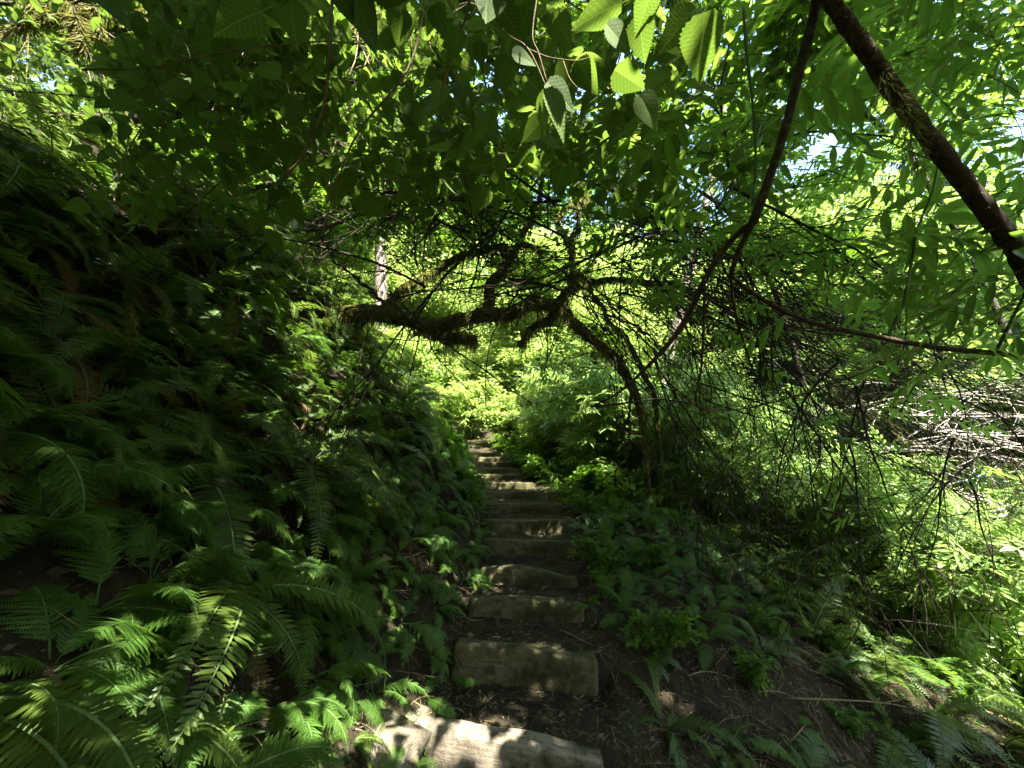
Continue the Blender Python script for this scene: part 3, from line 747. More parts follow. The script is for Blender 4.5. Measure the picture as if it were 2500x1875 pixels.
def arching_tree(name, pts, rad, tpl, ls, leaf, label, cat='tree', seed=0, nb=14, bl=1.0, leafstep=.045, group=None, start=.35, bark='bark', bump=.1, up=.15, jit=.4, fan=1.0, nk=7, moss=False):
    rs = np.random.RandomState(seed); base = np.array(pts[0], float)
    P = smooth_path(np.array(pts), 40); gt, gs, gl = Geo(), Geo(), Geo()
    tube(gt, P - base, rad, nk, bump=bump, rs=rs)
    LP, LD = [], []
    for i in range(nb):
        t = start + (1 - start) * (i + rs.rand()) / nb; q = np.array([np.interp(t, np.linspace(0, 1, 40), P[:, k]) for k in range(3)])
        T = P[min(39, int(t * 39) + 1)] - P[max(0, int(t * 39) - 1)]; T /= np.linalg.norm(T)
        d = T * .5 + rdir(rs, 1, up, .45)[0] * fan
        rr = np.interp(t, np.linspace(0, 1, len(rad)), rad)
        spray(gs, LP, LD, q, d, bl * rs.uniform(.6, 1.15) * (1.1 - .3 * t), rs, min(.012, rr * .5), leafstep, .5, .12, 2)
    spray(gs, LP, LD, P[-1], P[-1] - P[-3], bl * .7, rs, rad[-1] * .8, leafstep, .5, .1, 2)
    LP = np.vstack(LP); LD = np.vstack(LD); n = len(LP)
    t = empty(name, base, label, cat, group)
    put_leaves(gl, tpl, LP, LD, up_normals(rs, n, jit), ls * rs.uniform(.6, 1.2, n), rs)
    gt.build('trunk', MAT[bark], t, True)
    for q in gs.V: q -= base.astype(np.float32)
    for q in gl.V: q -= base.astype(np.float32)
    gs.build('branch', MAT[bark], t, True); gl.build('foliage', MAT[leaf], t)
    return t
NOV = 0
def overhead(pts, lab, seed, **kw):
    p0 = pts[0]; pts = [np.array([p0[0], p0[1], float(height(p0[0], p0[1])) - .1])] + [np.array(p, float) for p in pts[1:]]
    return arching_tree('vine_maple', pts, kw.pop('rad', [.05, .04, .025, .01]), kw.pop('tpl', LOBED), kw.pop('ls', .10), kw.pop('leaf', 'maple'), lab, seed=seed, **kw)
OVH = [
    # from the left bank over the stair
    ([(-4.5, 4.5), (-3.6, 4.6, 5.6), (-1.8, 4.8, 6.6), (.4, 5.2, 6.6)], 'vine maple arching from the bank across the top centre of the view'),
    ([(-4.2, 2.6), (-3.2, 2.8, 4.8), (-1.6, 3.1, 5.6), (.3, 3.4, 5.6)], 'vine maple leaning from the near bank over the lower steps'),
    ([(-4.0, 1.2), (-3.0, 1.2, 4.6), (-1.4, 1.4, 5.4), (.6, 1.6, 5.6)], 'vine maple rising beside the camera and closing over the bottom step'),
    ([(-4.6, 6.6), (-3.8, 6.6, 6.6), (-2.2, 6.8, 7.6), (-.4, 7.2, 8.0)], 'vine maple behind the top of the left bank, over the middle steps'),
    ([(-5.6, 3.6), (-5.2, 3.8, 6.6), (-4.0, 4.2, 8.0), (-2.4, 4.6, 8.4)], 'tall dark vine maple filling the upper left'),
    ([(-5.2, 5.6), (-5.0, 5.6, 7.4), (-4.2, 6.0, 8.6), (-3.0, 6.6, 9.2)], 'vine maple with yellow-lit tips high at upper left'),
    ([(-3.4, .2), (-2.6, 0, 4.2), (-1.0, -.2, 5.2), (1.0, -.4, 5.6)], 'unseen vine maple added just behind the camera, its leaves hanging overhead'),
    ([(-3.6, -1.6), (-2.6, -1.6, 4.8), (-.6, -1.6, 6.0), (1.6, -1.6, 6.2)], 'unseen vine maple added behind the camera on the bank'),
    ([(-4.6, 5.6), (-3.4, 5.8, 5.8), (-1.6, 6.2, 6.8), (.8, 6.6, 6.8)], 'vine maple arching over the eighth and ninth steps'),
    ([(-4.4, 3.4), (-3.2, 2.6, 6.0), (-1.0, 1.8, 7.4), (1.4, 1.2, 7.8)], 'high vine maple crossing above the bottom steps from the left'),
    ([(4.2, -3.8), (3.2, -3.2, 4.2), (1.8, -2.4, 5.2), (.1, -1.7, 5.4)], 'added unseen vine maple bending low behind the camera from the right'),
    ([(-3.4, -3.2), (-1.8, -2.7, 4.6), (0, -2.1, 5.3), (1.6, -1.6, 5.2)], 'added unseen vine maple bending low behind the camera from the left'),
    # from the right
    ([(6.2, -2.6), (5.4, -2.1, 4.6), (4.2, -1.5, 5.6), (2.7, -1.0, 5.9)], 'unseen vine maple added behind the camera at right, keeping the litter slope in shade'),
    ([(5.8, -.8), (5.0, -.6, 3.6), (4.2, -.2, 4.6), (3.0, .4, 5.0)], 'low vine maple just beyond the right edge, over the litter slope'),
    ([(6.5, 4.4), (5.6, 4.4, 5.6), (3.0, 4.3, 8.0), (1.0, 4.6, 9.0)], 'tall vine maple closing the sky above the upper centre'),
    ([(5.6, 3.0), (5.2, 3.1, 6.0), (3.6, 3.4, 8.4), (2.2, 3.8, 9.2)], 'tall vine maple behind the elder fork, closing the sky'),
    ([(4.6, 5.6), (4.0, 5.4, 4.6), (2.8, 5.2, 6.2), (1.0, 5.4, 6.8)], 'vine maple growing in the brush at right and bending over the middle steps'),
    ([(5.0, 1.8), (4.8, 1.6, 5.0), (3.8, 1.4, 6.8), (2.4, 1.4, 7.6)], 'vine maple beyond the right edge, shading the litter slope'),
    ([(5.4, .2), (5.0, .2, 5.4), (4.0, .4, 7.2), (2.4, .6, 8.2)], 'high vine maple beyond the right edge'),
    ([(3.4, 1.2), (3.0, 1.2, 3.8), (2.2, 1.3, 5.4), (.8, 1.6, 6.2)], 'vine maple growing right of the camera and bending over the path'),
    ([(4.4, -.6), (4.0, -.6, 4.4), (3.2, -.4, 6.2), (1.6, 0, 7.2)], 'unseen vine maple added behind the camera at right, roofing the bottom step'),
    ([(4.2, -2.4), (3.8, -2.4, 4.4), (2.8, -2.2, 6.4), (1.0, -2.0, 7.4)], 'added unseen vine maple farthest behind the camera at right'),
    ([(2.6, -3.6), (2.4, -3.4, 4.6), (1.8, -3, 7.0), (.6, -2.6, 8.4)], 'added unseen tall vine maple behind the camera whose crown shades the lower stair'),
]
for i, (pts, lab) in enumerate(OVH):
    overhead(pts, lab, 300 + i, nb=17, bl=1.5, leafstep=.05, ls=.12, jit=.45)

# ------------------------------------------------------------------ elder branch at upper right (close)
def pix(path, d0, d1=None):
    d1 = d0 if d1 is None else d1; n = len(path)
    return np.array([at(x, y, d0 + (d1 - d0) * i / max(n - 1, 1)) for i, (x, y) in enumerate(path)])
def fuzz(gm, P, rad, rs, n, ln=.04, w=.004, hang=.7, m=0):
    """moss strands along a limb"""
    nP = len(P); t = rs.rand(n); Q = np.stack([np.interp(t, np.linspace(0, 1, nP), P[:, k]) for k in range(3)], 1)
    r = np.interp(t, np.linspace(0, 1, len(rad)), rad)
    D = rdir(rs, n, -.15); Q = Q + D * r[:, None] * .9
    Y = D * (1 - hang) + np.array([0, 0, -1.0]) * hang + rs.normal(size=(n, 3)) * .15
    Sz = ln * rs.uniform(.25, 1.2, n) * np.where(D[:, 2] < 0, 1.5, .5)
    T = leaf_tpl([0, .35, .7, 1], [w / ln, w / ln * .8, w / ln * .5, .001], .2, .0)
    put_leaves(gm, T, Q, Y, D + .01, Sz, rs, m, holes=False)
ed = empty('elder_tree', tuple(at(2560, 900, 1.9)), 'near elder with a thick brown limb crossing the upper right and a forked branch', 'tree')
def local(g, base):
    for q in g.V: q -= np.asarray(base, np.float32)
EB = at(2560, 900, 1.9)
TH = pix([(2800, 1300), (2640, 950), (2560, 760), (2500, 640), (2440, 556), (2330, 415), (2190, 235), (2120, 130), (2040, 20), (1960, -120)], 1.55, 1.25)
TH = smooth_path(TH, 60); g = Geo(); tube(g, TH, [.045, .040, .032, .029, .027, .025, .023, .021], 14, bump=.13, rs=rs)
base_ = at(2800, 1300, 1.55)
g2 = Geo(); foot = np.array([3.0, 1.1, float(height(3.0, 1.1)) - .1]); tube(g2, smooth_path(np.array([foot, (foot + base_) / 2 + [.1, 0, 0], base_]), 14), [.07, .05], 12, bump=.08, rs=rs)
for V, Fc, A, U, M_ in zip(g2.V, g2.F, g2.A, g2.U, g2.M): g.add(V, Fc - 0, A, U)
local(g, EB); g.build('trunk', MAT['elderbark'], ed, True)
B = [([(1995, -60), (1990, 20), (1955, 160), (1915, 320), (1880, 430), (1838, 545)], 1.28, 1.5, [.017, .0165, .015, .018]),
     ([(1838, 545), (1790, 582), (1730, 665), (1690, 750), (1640, 830), (1560, 915), (1500, 965), (1442, 993)], 1.5, 1.9, [.014, .011, .013, .007, .004]),
     ([(1838, 545), (1805, 610), (1783, 672)], 1.5, 1.6, [.011, .010]),
     ([(1783, 672), (1830, 710), (1920, 762), (2010, 795), (2160, 826), (2300, 850), (2430, 862), (2560, 885)], 1.6, 1.5, [.008, .009, .010, .011, .012]),
     ([(1783, 672), (1795, 760), (1830, 880), (1870, 980), (1900, 1080), (1960, 1180)], 1.6, 2.3, [.006, .004, .002]),
     ([(1720, 680), (1718, 800), (1712, 900), (1700, 990), (1760, 1000)], 1.62, 1.7, [.007, .005, .003]),
     ([(1700, 990), (1800, 1000), (1950, 965), (2080, 920), (2200, 870)], 1.7, 1.9, [.004, .003]),
     ([(1700, 990), (1640, 940), (1600, 900), (1500, 880)], 1.7, 1.9, [.003, .002]),
     ([(1442, 993), (1520, 985), (1600, 975), (1700, 985)], 1.9, 1.8, [.006, .004])]
for path, d0, d1, rad in B:
    g = Geo(); tube(g, smooth_path(pix(path, d0, d1), 30), rad, 8, bump=.06, rs=rs); local(g, EB); g.build('branch', MAT['elderbark'], ed, True)
GS = [([(2165, 826), (2205, 740), (2225, 640), (2240, 560), (2275, 470), (2290, 400)], 1.55, [.006, .003]), ([(2430, 862), (2470, 780), (2500, 720), (2540, 640)], 1.5, [.006, .004]),
      ([(1815, 20), (1822, 120), (1838, 260), (1845, 400), (1836, 500)], 1.4, [.005, .004]), ([(2200, 1000), (2250, 920), (2330, 860)], 1.8, [.004, .002])]
for path, d0, rad in GS:
    g = Geo(); tube(g, smooth_path(pix(path, d0), 24), rad, 6); local(g, EB); g.build('shoot', MAT['greenstem'], ed, True)
# elder leaves on petioles, by region of the view
g = Geo(); rs = np.random.RandomState(77)
def leaf_region(g, n, x0, x1, y0, y1, d0, d1, tpl, ls, rs, down=.3, jit=.4, dirx=None, mask=None):
    P, Dd = [], []
    while len(P) < n:
        px, py = rs.uniform(x0, x1), rs.uniform(y0, y1)
        if mask and not mask(px, py): continue
        P.append(at(px, py, rs.uniform(d0, d1)))
    P = np.array(P); az = rs.uniform(0, 2 * PI, n); D = np.stack([np.cos(az), np.sin(az), -down * np.ones(n)], 1)
    if dirx is not None: D[:, :2] = D[:, :2] * .6 + np.array(dirx)
    return P, D, up_normals(rs, n, jit)
def twig_to(gs, P, D, rs, ln=.25, r=.0025, m=0):
    for p, d in zip(P, D):
        b = p - d / np.linalg.norm(d) * ln * rs.uniform(.6, 1.2) + [0, 0, .05]
        tube(gs, smooth_path(np.array([b, (b + p) / 2 + rs.normal(size=3) * .012 + [0, 0, .02], p]), 6), [r, r * .6], 3, m=m)
gt = g
for (n, x0, x1, y0, y1, d0, d1, s) in [(60, 1650, 2500, -60, 330, 1.5, 2.6, .30), (55, 1950, 2560, 300, 760, 1.6, 2.8, .30), (40, 2150, 2560, 560, 860, 1.4, 2.0, .24),
                                    (50, 1500, 2000, 250, 620, 2.0, 3.2, .28), (26, 1900, 2500, 850, 1250, 2.0, 3.0, .2), (30, 1560, 1900, 500, 900, 2.2, 3.2, .22), (170, 1600, 2600, -100, 520, 3.0, 4.6, .28), (80, 2150, 2650, -80, 300, 2.2, 3.5, .28), (110, 1900, 2600, 450, 900, 3.2, 4.6, .24), (260, 1800, 2800, -250, 500, 4.5, 7.5, .36), (90, 1820, 2180, 260, 500, 4.0, 6.0, .28)]:
    P, D, N = leaf_region(g, n, x0, x1, y0, y1, d0, d1, ELDER, s, rs); put_leaves(g, ELDER, P, D, N, s * rs.uniform(.7, 1.15, n), rs); twig_to(gt, P, D, rs, m=1)
local(g, EB); g.build('foliage', [MAT['elder'], MAT['greenstem']], ed)
# moss tuft and lichen on the thick limb
g = Geo(); P = pix([(2150, 170), (2190, 235), (2240, 300)], 1.3); fuzz(g, smooth_path(P, 12), [.026, .028, .02], rs, 260, .03, .0016, .35)
P = pix([(2200, 250), (2225, 330), (2250, 420)], 1.3); fuzz(g, smooth_path(P, 12), [.022, .03, .012], rs, 420, .035, .001, .5); fuzz(g, TH[18:], [.03, .024], rs, 900, .012, .0012, .2); local(g, EB); g.build('moss', MAT['mosshang'], ed)

# ------------------------------------------------------------------ salmonberry leaves hanging into the top centre
sb = empty('salmonberry', tuple(at(1300, -250, 1.0)), 'big veined salmonberry leaves hanging dark against the light at top centre', 'shrub')
SB = at(1300, -250, 1.0); rs = np.random.RandomState(5); gl, gs = Geo(), Geo()
LV = [  # stalk end px, tip direction (px), length m, depth
    (1335, 215, (.45, 1), .12, .80), (1335, 215, (-.15, 1), .10, .84), (1335, 200, (1.0, .9), .095, .86), (1240, 135, (-.3, 1), .09, .95), (1250, 130, (1, .35), .07, .9),
    (1405, 145, (.9, .2), .09, .95), (1410, 145, (.5, 1), .10, .95), (1390, 150, (-.4, .9), .08, 1.0), (1480, 60, (.8, .8), .10, .9), (1720, 30, (-.1, 1), .14, .85), (1700, 20, (-.8, .9), .12, .9),
    (1120, 65, (-.25, 1), .08, 1.0), (1115, 70, (-.9, .5), .06, 1.05), (1150, 90, (.4, 1), .075, 1.0), (1170, 100, (.1, 1), .06, .95), (1060, 10, (.3, 1), .08, 1.0), (1290, 20, (-.4, 1), .1, 1.0), (1350, 30, (.5, 1), .1, 1.0),
    (1560, 40, (.1, 1), .11, 1.0), (1500, 170, (.9, .6), .1, .9), (1210, 0, (.6, .8), .1, .9), (960, 80, (-.7, .8), .08, 1.2), (720, 240, (-.6, .3), .05, 1.0), (700, 230, (.3, .9), .045, 1.0), (980, 20, (-.1, 1), .1, 1.1),
    (1560, 230, (.6, 1), .11, 1.0), (1330, 290, (-.8, .8), .09, 1.05), (1180, 290, (-.3, 1), .07, 1.2), (1000, 250, (.5, 1), .08, 1.2), (1080, 200, (-.3, 1), .08, 1.1), (1600, 120, (1, .2), .09, .95)]
for px, py, (dx, dy), ln, d in LV:
    p = at(px, py, d); tip = at(px + dx * 100, py + dy * 100, d + .03); Y = (tip - p); N = -ray(px, py) + rs.normal(size=3) * .35 + np.array([0, 0, .6])
    put_leaves(gl, SERR, p[None], Y[None], N[None], np.array([ln * .92]), rs, holes=False)
    for e_ in (.22, .4): put_leaves(gl, TRISERR, (p + SUN * e_ - [0, .05, 0] + rs.normal(size=3) * .03)[None], rdir(rs, 1, 0, .3), up_normals(rs, 1, .2), np.array([.2]), rs)  # added shading leaves up the sun ray from each hanging leaf
for path, d, r in [([(1160, -60), (1170, 20), (1240, 85), (1290, 120), (1335, 215)], .88, .0022), ([(1320, -60), (1300, 80), (1315, 130), (1335, 200)], .86, .002), ([(1290, 120), (1340, 140), (1405, 148), (1440, 140)], .93, .002),
                   ([(1170, 20), (1140, 50), (1120, 65)], .98, .002), ([(1215, 80), (1235, 130), (1240, 150)], .95, .0016), ([(1375, 150), (1390, 190), (1410, 215)], .9, .0014), ([(1160, -60), (1130, 70), (1090, 180), (1080, 260), (1130, 320)], 1.05, .004),
                   ([(1050, -60), (1000, 160), (870, 330), (800, 520), (790, 560)], 1.25, .004), ([(200, 170), (370, 165), (560, 125), (700, 110), (800, 100), (900, 105), (1000, 50), (1050, 10)], 1.3, .0035), ([(370, 165), (350, 190), (340, 205)], 1.3, .002), ([(370, 165), (375, 110), (400, 60)], 1.3, .002),
                   ([(812, -40), (805, 120), (790, 260), (740, 380), (690, 430)], 1.2, .005), ([(700, 200), (712, 250), (740, 330)], 1.1, .0016), ([(700, 245), (760, 230)], 1.1, .001), ([(1000, 30), (1008, 200), (1010, 290)], 1.2, .0025)]:
    tube(gs, smooth_path(pix(path, d), 20), [r, r * .6], 6)
local(gl, SB); local(gs, SB); gs.build('stem', MAT['tan'], sb, True); gl.build('foliage', MAT['berry'], sb)
# further berry canes across the upper middle and upper left
lab = ['salmonberry cane arching across the upper centre behind the big leaves', 'salmonberry cane hanging left of centre under the canopy', 'salmonberry cane over the upper left fern bank', 'salmonberry cane trailing just above the twig tangle', 'salmonberry cane at the top left, crossed by a pale twig', 'salmonberry cane at the upper right of the tangle', 'salmonberry cane in the top left corner around the mossy branch', 'salmonberry cane in the top right corner behind the thick limb', 'salmonberry cane at the left edge below the mossy branch']
for i, (x0, x1, y0, y1, d0, d1, n, s) in enumerate([(1000, 1700, -40, 380, 1.3, 2.4, 170, .10), (650, 1150, 60, 460, 1.5, 2.8, 190, .10), (250, 800, 0, 520, 1.5, 3.0, 200, .085), (850, 1500, 280, 470, 2.0, 3.2, 150, .09), (350, 900, -60, 200, 1.4, 2.5, 150, .10), (1400, 1900, 100, 520, 2.0, 3.5, 150, .10), (-150, 420, -80, 330, 2.4, 3.8, 230, .08), (1850, 2560, -100, 200, 2.6, 4.0, 200, .10), (-120, 200, 80, 300, 3.5, 4.6, 110, .10)]):
    rs = np.random.RandomState(600 + i); base = at((x0 + x1) / 2, y0 - 100, d1); gl, gs = Geo(), Geo()
    t = empty('salmonberry', tuple(base), lab[i], 'shrub', None)
    P, D, N = leaf_region(None, n, x0, x1, y0, y1, d0, d1, None, s, rs, down=.5, jit=.7)
    put_leaves(gl, TRISERR, P, D, N, 1.7 * s * rs.uniform(.7, 1.2, n), rs); twig_to(gs, P, D, rs, .22, .0018)
    for k in range(5):
        a = at(rs.uniform(x0, x1), y0 - 80, d1); b = at(rs.uniform(x0, x1), rs.uniform(y0, y1), (d0 + d1) / 2); c = at(rs.uniform(x0, x1), y1 + 60, d0 + .3)
        tube(gs, smooth_path(np.array([a, b, c]), 16), [.005, .002], 5)
    local(gl, base); local(gs, base); gs.build('stem', MAT['tan'], t, True); gl.build('foliage', MAT['berry'], t)

for nm, box, n_ in (('unseen salmonberry cane added just above and behind the view for shade', (-.9, 1.7, -.8, .6, 2.95, 3.6), 420), ('unseen salmonberry cane added over the near left ferns to shade them', (-2.2, -.9, -1.2, .4, 2.9, 3.7), 260)):  # added leaf roofs out of view, shading the top leaves and left ferns
    rs = np.random.RandomState(n_); P = np.stack([rs.uniform(box[0], box[1], n_), rs.uniform(box[2], box[3], n_), rs.uniform(box[4], box[5], n_)], 1); base = np.array([(box[0] + box[1]) / 2, box[2] - .3, 3.2])
    az = rs.uniform(0, 6.28, n_); D = np.stack([np.cos(az), np.sin(az), -.4 * np.ones(n_)], 1); t = empty('salmonberry', tuple(base), nm, 'shrub'); gl, gs = Geo(), Geo()
    put_leaves(gl, TRISERR, P, D, up_normals(rs, n_, .35), .17 * rs.uniform(.7, 1.2, n_), rs)
    for k in range(9):
        b_ = P[rs.randint(n_)]; tube(gs, smooth_path(np.array([base, (base + b_) / 2 + [0, 0, .15], b_]), 14), [.006, .002], 5)
    local(gl, base); local(gs, base); gs.build('stem', MAT['tan'], t, True); gl.build('foliage', MAT['berry'], t)
# ------------------------------------------------------------------ the mossy arching maple across the stair
rs = np.random.RandomState(9); MB = at(1590, 1235, 5.0); MB[2] = float(height(MB[0], MB[1]))
mm = empty('mossy_maple', tuple(MB), 'moss-draped maple arching from right of the stair across the path to the left bank', 'tree')
LIMB = [([(1585, 1250), (1573, 1100), (1561, 986), (1532, 917), (1500, 868), (1451, 832), (1410, 791), (1365, 752), (1300, 745), (1245, 770), (1187, 765), (1126, 782), (1044, 792), (963, 772), (861, 765), (760, 770)], 5.0, 4.4, [.035, .05, .06, .07, .085, .095, .10, .11, .12, .11], 'mossdark', 1),
        ([(1044, 792), (1080, 815), (1110, 828), (1150, 826), (1158, 842)], 4.55, 4.5, [.10, .085, .065, .015], 'mossdark', 1),
        ([(1187, 765), (1200, 700), (1238, 640), (1268, 600), (1300, 520), (1330, 440)], 4.7, 4.9, [.085, .07, .05, .04, .03], 'mossdark', 1),
        ([(860, 800), (955, 734), (1003, 694), (1060, 661), (1126, 628), (1199, 606), (1290, 600), (1340, 620)], 4.4, 4.9, [.05, .055, .06, .05, .04, .03], 'moss', 1),
        ([(1380, 735), (1365, 750), (1329, 787), (1288, 807), (1272, 842)], 4.85, 4.6, [.035, .045, .05, .03], 'moss', 1),
        ([(1340, 750), (1390, 710), (1451, 681), (1573, 694), (1695, 710), (1800, 760)], 4.8, 4.6, [.05, .045, .035, .02], 'mossdark', 1),
        ([(1605, 1250), (1610, 1100), (1600, 980), (1570, 900), (1530, 830), (1480, 770), (1440, 700), (1400, 650)], 5.1, 5.0, [.03, .03, .028, .02], 'mossdark', 1),
        ([(1390, 700), (1400, 640), (1385, 580), (1360, 540), (1400, 480), (1420, 400)], 4.9, 5.2, [.045, .05, .04, .02], 'moss', 1),
        ([(1385, 590), (1410, 560), (1415, 500), (1440, 470)], 5.0, 5.2, [.035, .03, .015], 'moss', 1),
        ([(1480, 770), (1560, 800), (1620, 860), (1640, 960), (1660, 1060)], 4.9, 4.7, [.02, .016, .008], 'mossdark', 0),
        ([(1532, 917), (1540, 1020), (1530, 1110), (1500, 1165), (1540, 1220), (1600, 1290)], 4.9, 4.2, [.022, .02, .016, .01, .006], 'mossdark', 0),
        ([(1238, 640), (1180, 560), (1100, 470), (1060, 400), (1040, 330)], 4.8, 5.2, [.03, .02, .012], 'bark', 0),
        ([(963, 772), (900, 700), (820, 640), (760, 540)], 4.5, 4.6, [.03, .02, .01], 'bark', 0)]
for path, d0, d1, rad, mat, fz in LIMB:
    g = Geo(); P = smooth_path(pix(path, d0, d1), 70); P += np.stack([fbm(np.arange(70) * .35, np.full(70, k * 9.), 70 + k, 2) for k in range(3)], 1) * .05
    rad = [r * .8 for r in rad]
    tube(g, P - MB, rad, 14, bump=.22, rs=rs); br = g.build('limb', MAT[mat], mm, True)
    Ln = np.linalg.norm(np.diff(P, axis=0), axis=1).sum()
    if fz:
        g = Geo(); fuzz(g, P, [r * .95 for r in rad], rs, int(1900 * Ln), .045, .0026, .6); fuzz(g, P, [r for r in rad], rs, int(330 * Ln), .13, .0026, .93); local(g, MB); g.build('moss', MAT['mosshang'], br)
g = Geo(); Ps, Ds = [], []; gs = Geo()
for k in range(20):
    path = LIMB[rs.choice([0, 2, 5, 6, 7, 11, 12])]; P = smooth_path(pix(path[0], path[1], path[2]), 20); q = P[rs.randint(5, 20)]
    spray(gs, Ps, Ds, q, rdir(rs, 1, .35, .6)[0], rs.uniform(.5, 1.1), rs, .007, .11, .5, .05, 2)
Ps = np.vstack(Ps); Ds = np.vstack(Ds); put_leaves(g, LOBED, Ps, Ds, up_normals(rs, len(Ps), .4), .085 * rs.uniform(.6, 1.2, len(Ps)), rs)
local(gs, MB); local(g, MB); gs.build('branch', MAT['bark'], mm, True); g.build('foliage', MAT['maple'], mm)

# ------------------------------------------------------------------ tangles of bare twigs
def curl(p, d, ln, rs, n=10, wob=.25, grav=.15):
    P = [p]; d = d / np.linalg.norm(d); dr = rs.normal(size=3) * wob
    for i in range(n - 1):
        d = d + dr / n + rs.normal(size=3) * .06 + np.array([0, 0, -grav / n]); d /= np.linalg.norm(d); P.append(P[-1] + d * ln / (n - 1))
    return np.array(P)
def far_ok(P):
    v = P - CAM; d = v @ FW; x = 1250 + F * v[:, 0] / d; y = 937.5 - F * (v @ UP) / d
    return bool((d > 1.9).all() and not ((x > 980) & (x < 1500) & (y > 1000)).any())
def tangle(px, py, d, dirpx, ln, n, r, mat, label, group, seed, spread=.5, wob=.8, grav=.4, name='dead_branch'):
    rs = np.random.RandomState(seed); base = at(px, py, d); g = Geo()
    main = at(px + dirpx[0], py + dirpx[1], d + dirpx[2]) - base; main /= np.linalg.norm(main)
    P = curl(base, main, ln, rs, 16, wob * .5, grav * .5); P = P if far_ok(P) else P[:max(3, next((k_ for k_ in range(3, 16) if not far_ok(P[:k_])), 16) - 1)]
    nP_ = len(P)
    tube(g, P - base, [r, r * .6, r * .3], 5)
    for i in range(n):
        j = rs.randint(0, nP_ - 1); dd = main + rdir(rs, 1) * spread * 1.6; Q = curl(P[j], dd[0], ln * rs.uniform(.3, .75), rs, 10, wob, grav); 
        if not far_ok(Q): continue
        tube(g, Q - base, [r * .5, r * .22], 4)
        for k in range(rs.randint(1, 4)):
            j2 = rs.randint(2, 9); Q2 = curl(Q[j2], (Q[j2] - Q[j2 - 1]) * 8 + rdir(rs, 1)[0] * .8, ln * rs.uniform(.12, .35), rs, 7, wob, grav); far_ok(Q2) and tube(g, Q2 - base, [r * .3, r * .16], 3)
    o = g.build(name, MAT[mat], smooth=True); o.location = base.tolist(); return tag(o, label, 'branch', group)
k = 0
rs = np.random.RandomState(31)
for i in range(54):   # dark tangle in the centre, above and right of the mossy limb
    tangle(rs.uniform(950, 1800), rs.uniform(380, 740), rs.uniform(2.5, 4.2), (rs.uniform(-300, 300), rs.uniform(-120, 160), rs.uniform(-.5, .8)), rs.uniform(1.2, 2.6), 12, .0105, 'bark',
           'bare dark branch in the twig tangle above the mossy limb', 'bare branches tangled above the mossy limb', 700 + i)
for i in range(32):   # arching down on the right
    tangle(rs.uniform(1420, 2150), rs.uniform(560, 980), rs.uniform(2.8, 4.8), (rs.uniform(60, 480), rs.uniform(-60, 380), rs.uniform(-.3, .7)), rs.uniform(1.4, 2.8), 10, .0082, 'bark',
           'bare dark branch arching down right of the mossy maple', 'bare branches arching down over the right slope', 760 + i, .35, .7, .9)
for i in range(26):   # the open web of arching twigs, every third coloured tan as if sunlit
    tangle(rs.uniform(1350, 1750), rs.uniform(600, 780), rs.uniform(3.2, 4.8), (rs.uniform(250, 520), rs.uniform(-40, 300), rs.uniform(-.3, .4)), rs.uniform(2.2, 3.6), 7, .0075, 'bark' if i % 3 else 'tan',
           'long bare twig fanning from the mossy arch toward the right edge' if i % 3 else 'long sunlit tan twig fanning from the mossy arch toward the right edge', 'long twigs fanning right from the mossy arch' if i % 3 else 'sunlit tan twigs fanning right from the mossy arch', 880 + i, .3, .5, .8)
for i in range(12):
    tangle(rs.uniform(1900, 2450), rs.uniform(850, 1250), rs.uniform(2.4, 4.0), (rs.uniform(-300, 300), rs.uniform(50, 300), rs.uniform(-.4, .5)), rs.uniform(1.2, 2.2), 9, .008, 'bark',
           'bare dark branch against the bright right edge', 'bare branches against the bright right edge', 800 + i, .4, .7, .7)
for i in range(18):   # bleached sticks in the sun
    tangle(rs.uniform(2000, 2450), rs.uniform(870, 1250), rs.uniform(5.0, 6.5), (rs.uniform(-300, 300), rs.uniform(-60, 200), rs.uniform(-.4, .4)), rs.uniform(1.2, 2.2), 7, .014, 'silver',
           'bleached dead branch in full sun in the ravine at right', 'bleached dead branches in the ravine', 830 + i, .5, .3, .3)
for i in range(9):
    q = hit(rs.uniform(100, 850), rs.uniform(500, 1300))
    if q is None: continue
    v = q - CAM; d = v @ FW - .15; pxx = 1250 + F * v[0] / (v @ FW); pyy = 937.5 - F * (v @ UP) / (v @ FW)
    tangle(pxx, pyy, d, (rs.uniform(-150, 200), rs.uniform(-250, -50), rs.uniform(-.4, .1)), rs.uniform(.6, 1.3), 3, .003, 'tan', 'thin tan stem poking out of the shaded left bank', 'thin stems on the left bank', 860 + i, .3, .5, .3, 'dry_stem')

# ------------------------------------------------------------------ small things on the bank and path
def blob(name, p, s, mat, label, cat, seed, sc3=(1, 1, .7)):
    rs = np.random.RandomState(seed); nu, nv = 28, 18; g = Geo(); V = []
    for j in range(nv + 1):
        ph = PI * j / nv
        for i in range(nu):
            th = 2 * PI * i / nu; d = np.array([math.sin(ph) * math.cos(th), math.sin(ph) * math.sin(th), math.cos(ph)])
            r = s * (1 + .35 * float(fbm(d[0] * 1.6 + seed, d[1] * 1.6 + d[2] * 2, seed, 3))); V.append(d * r * np.array(sc3))
    V = np.array(V); q = []
    for j in range(nv):
        for i in range(nu):
            a, b = j * nu + i, j * nu + (i + 1) % nu; q += [(a, a + nu, b + nu), (a, b + nu, b)]
    g.add(V, q); o = g.build(name, MAT[mat], smooth=True); o.location = [float(v) for v in p]; tag(o, label, cat)
    return o
q = hit(900, 1790); blob('sunlit_ground_mound', q - [0, -.04, .10], .20, 'sunpaleground', 'added pale mound for the sunlit ground left of the lowest step', 'rock', 31, (1.25, .9, .75))  # added mounds, paled to stand for sunlit ground in the sun pool
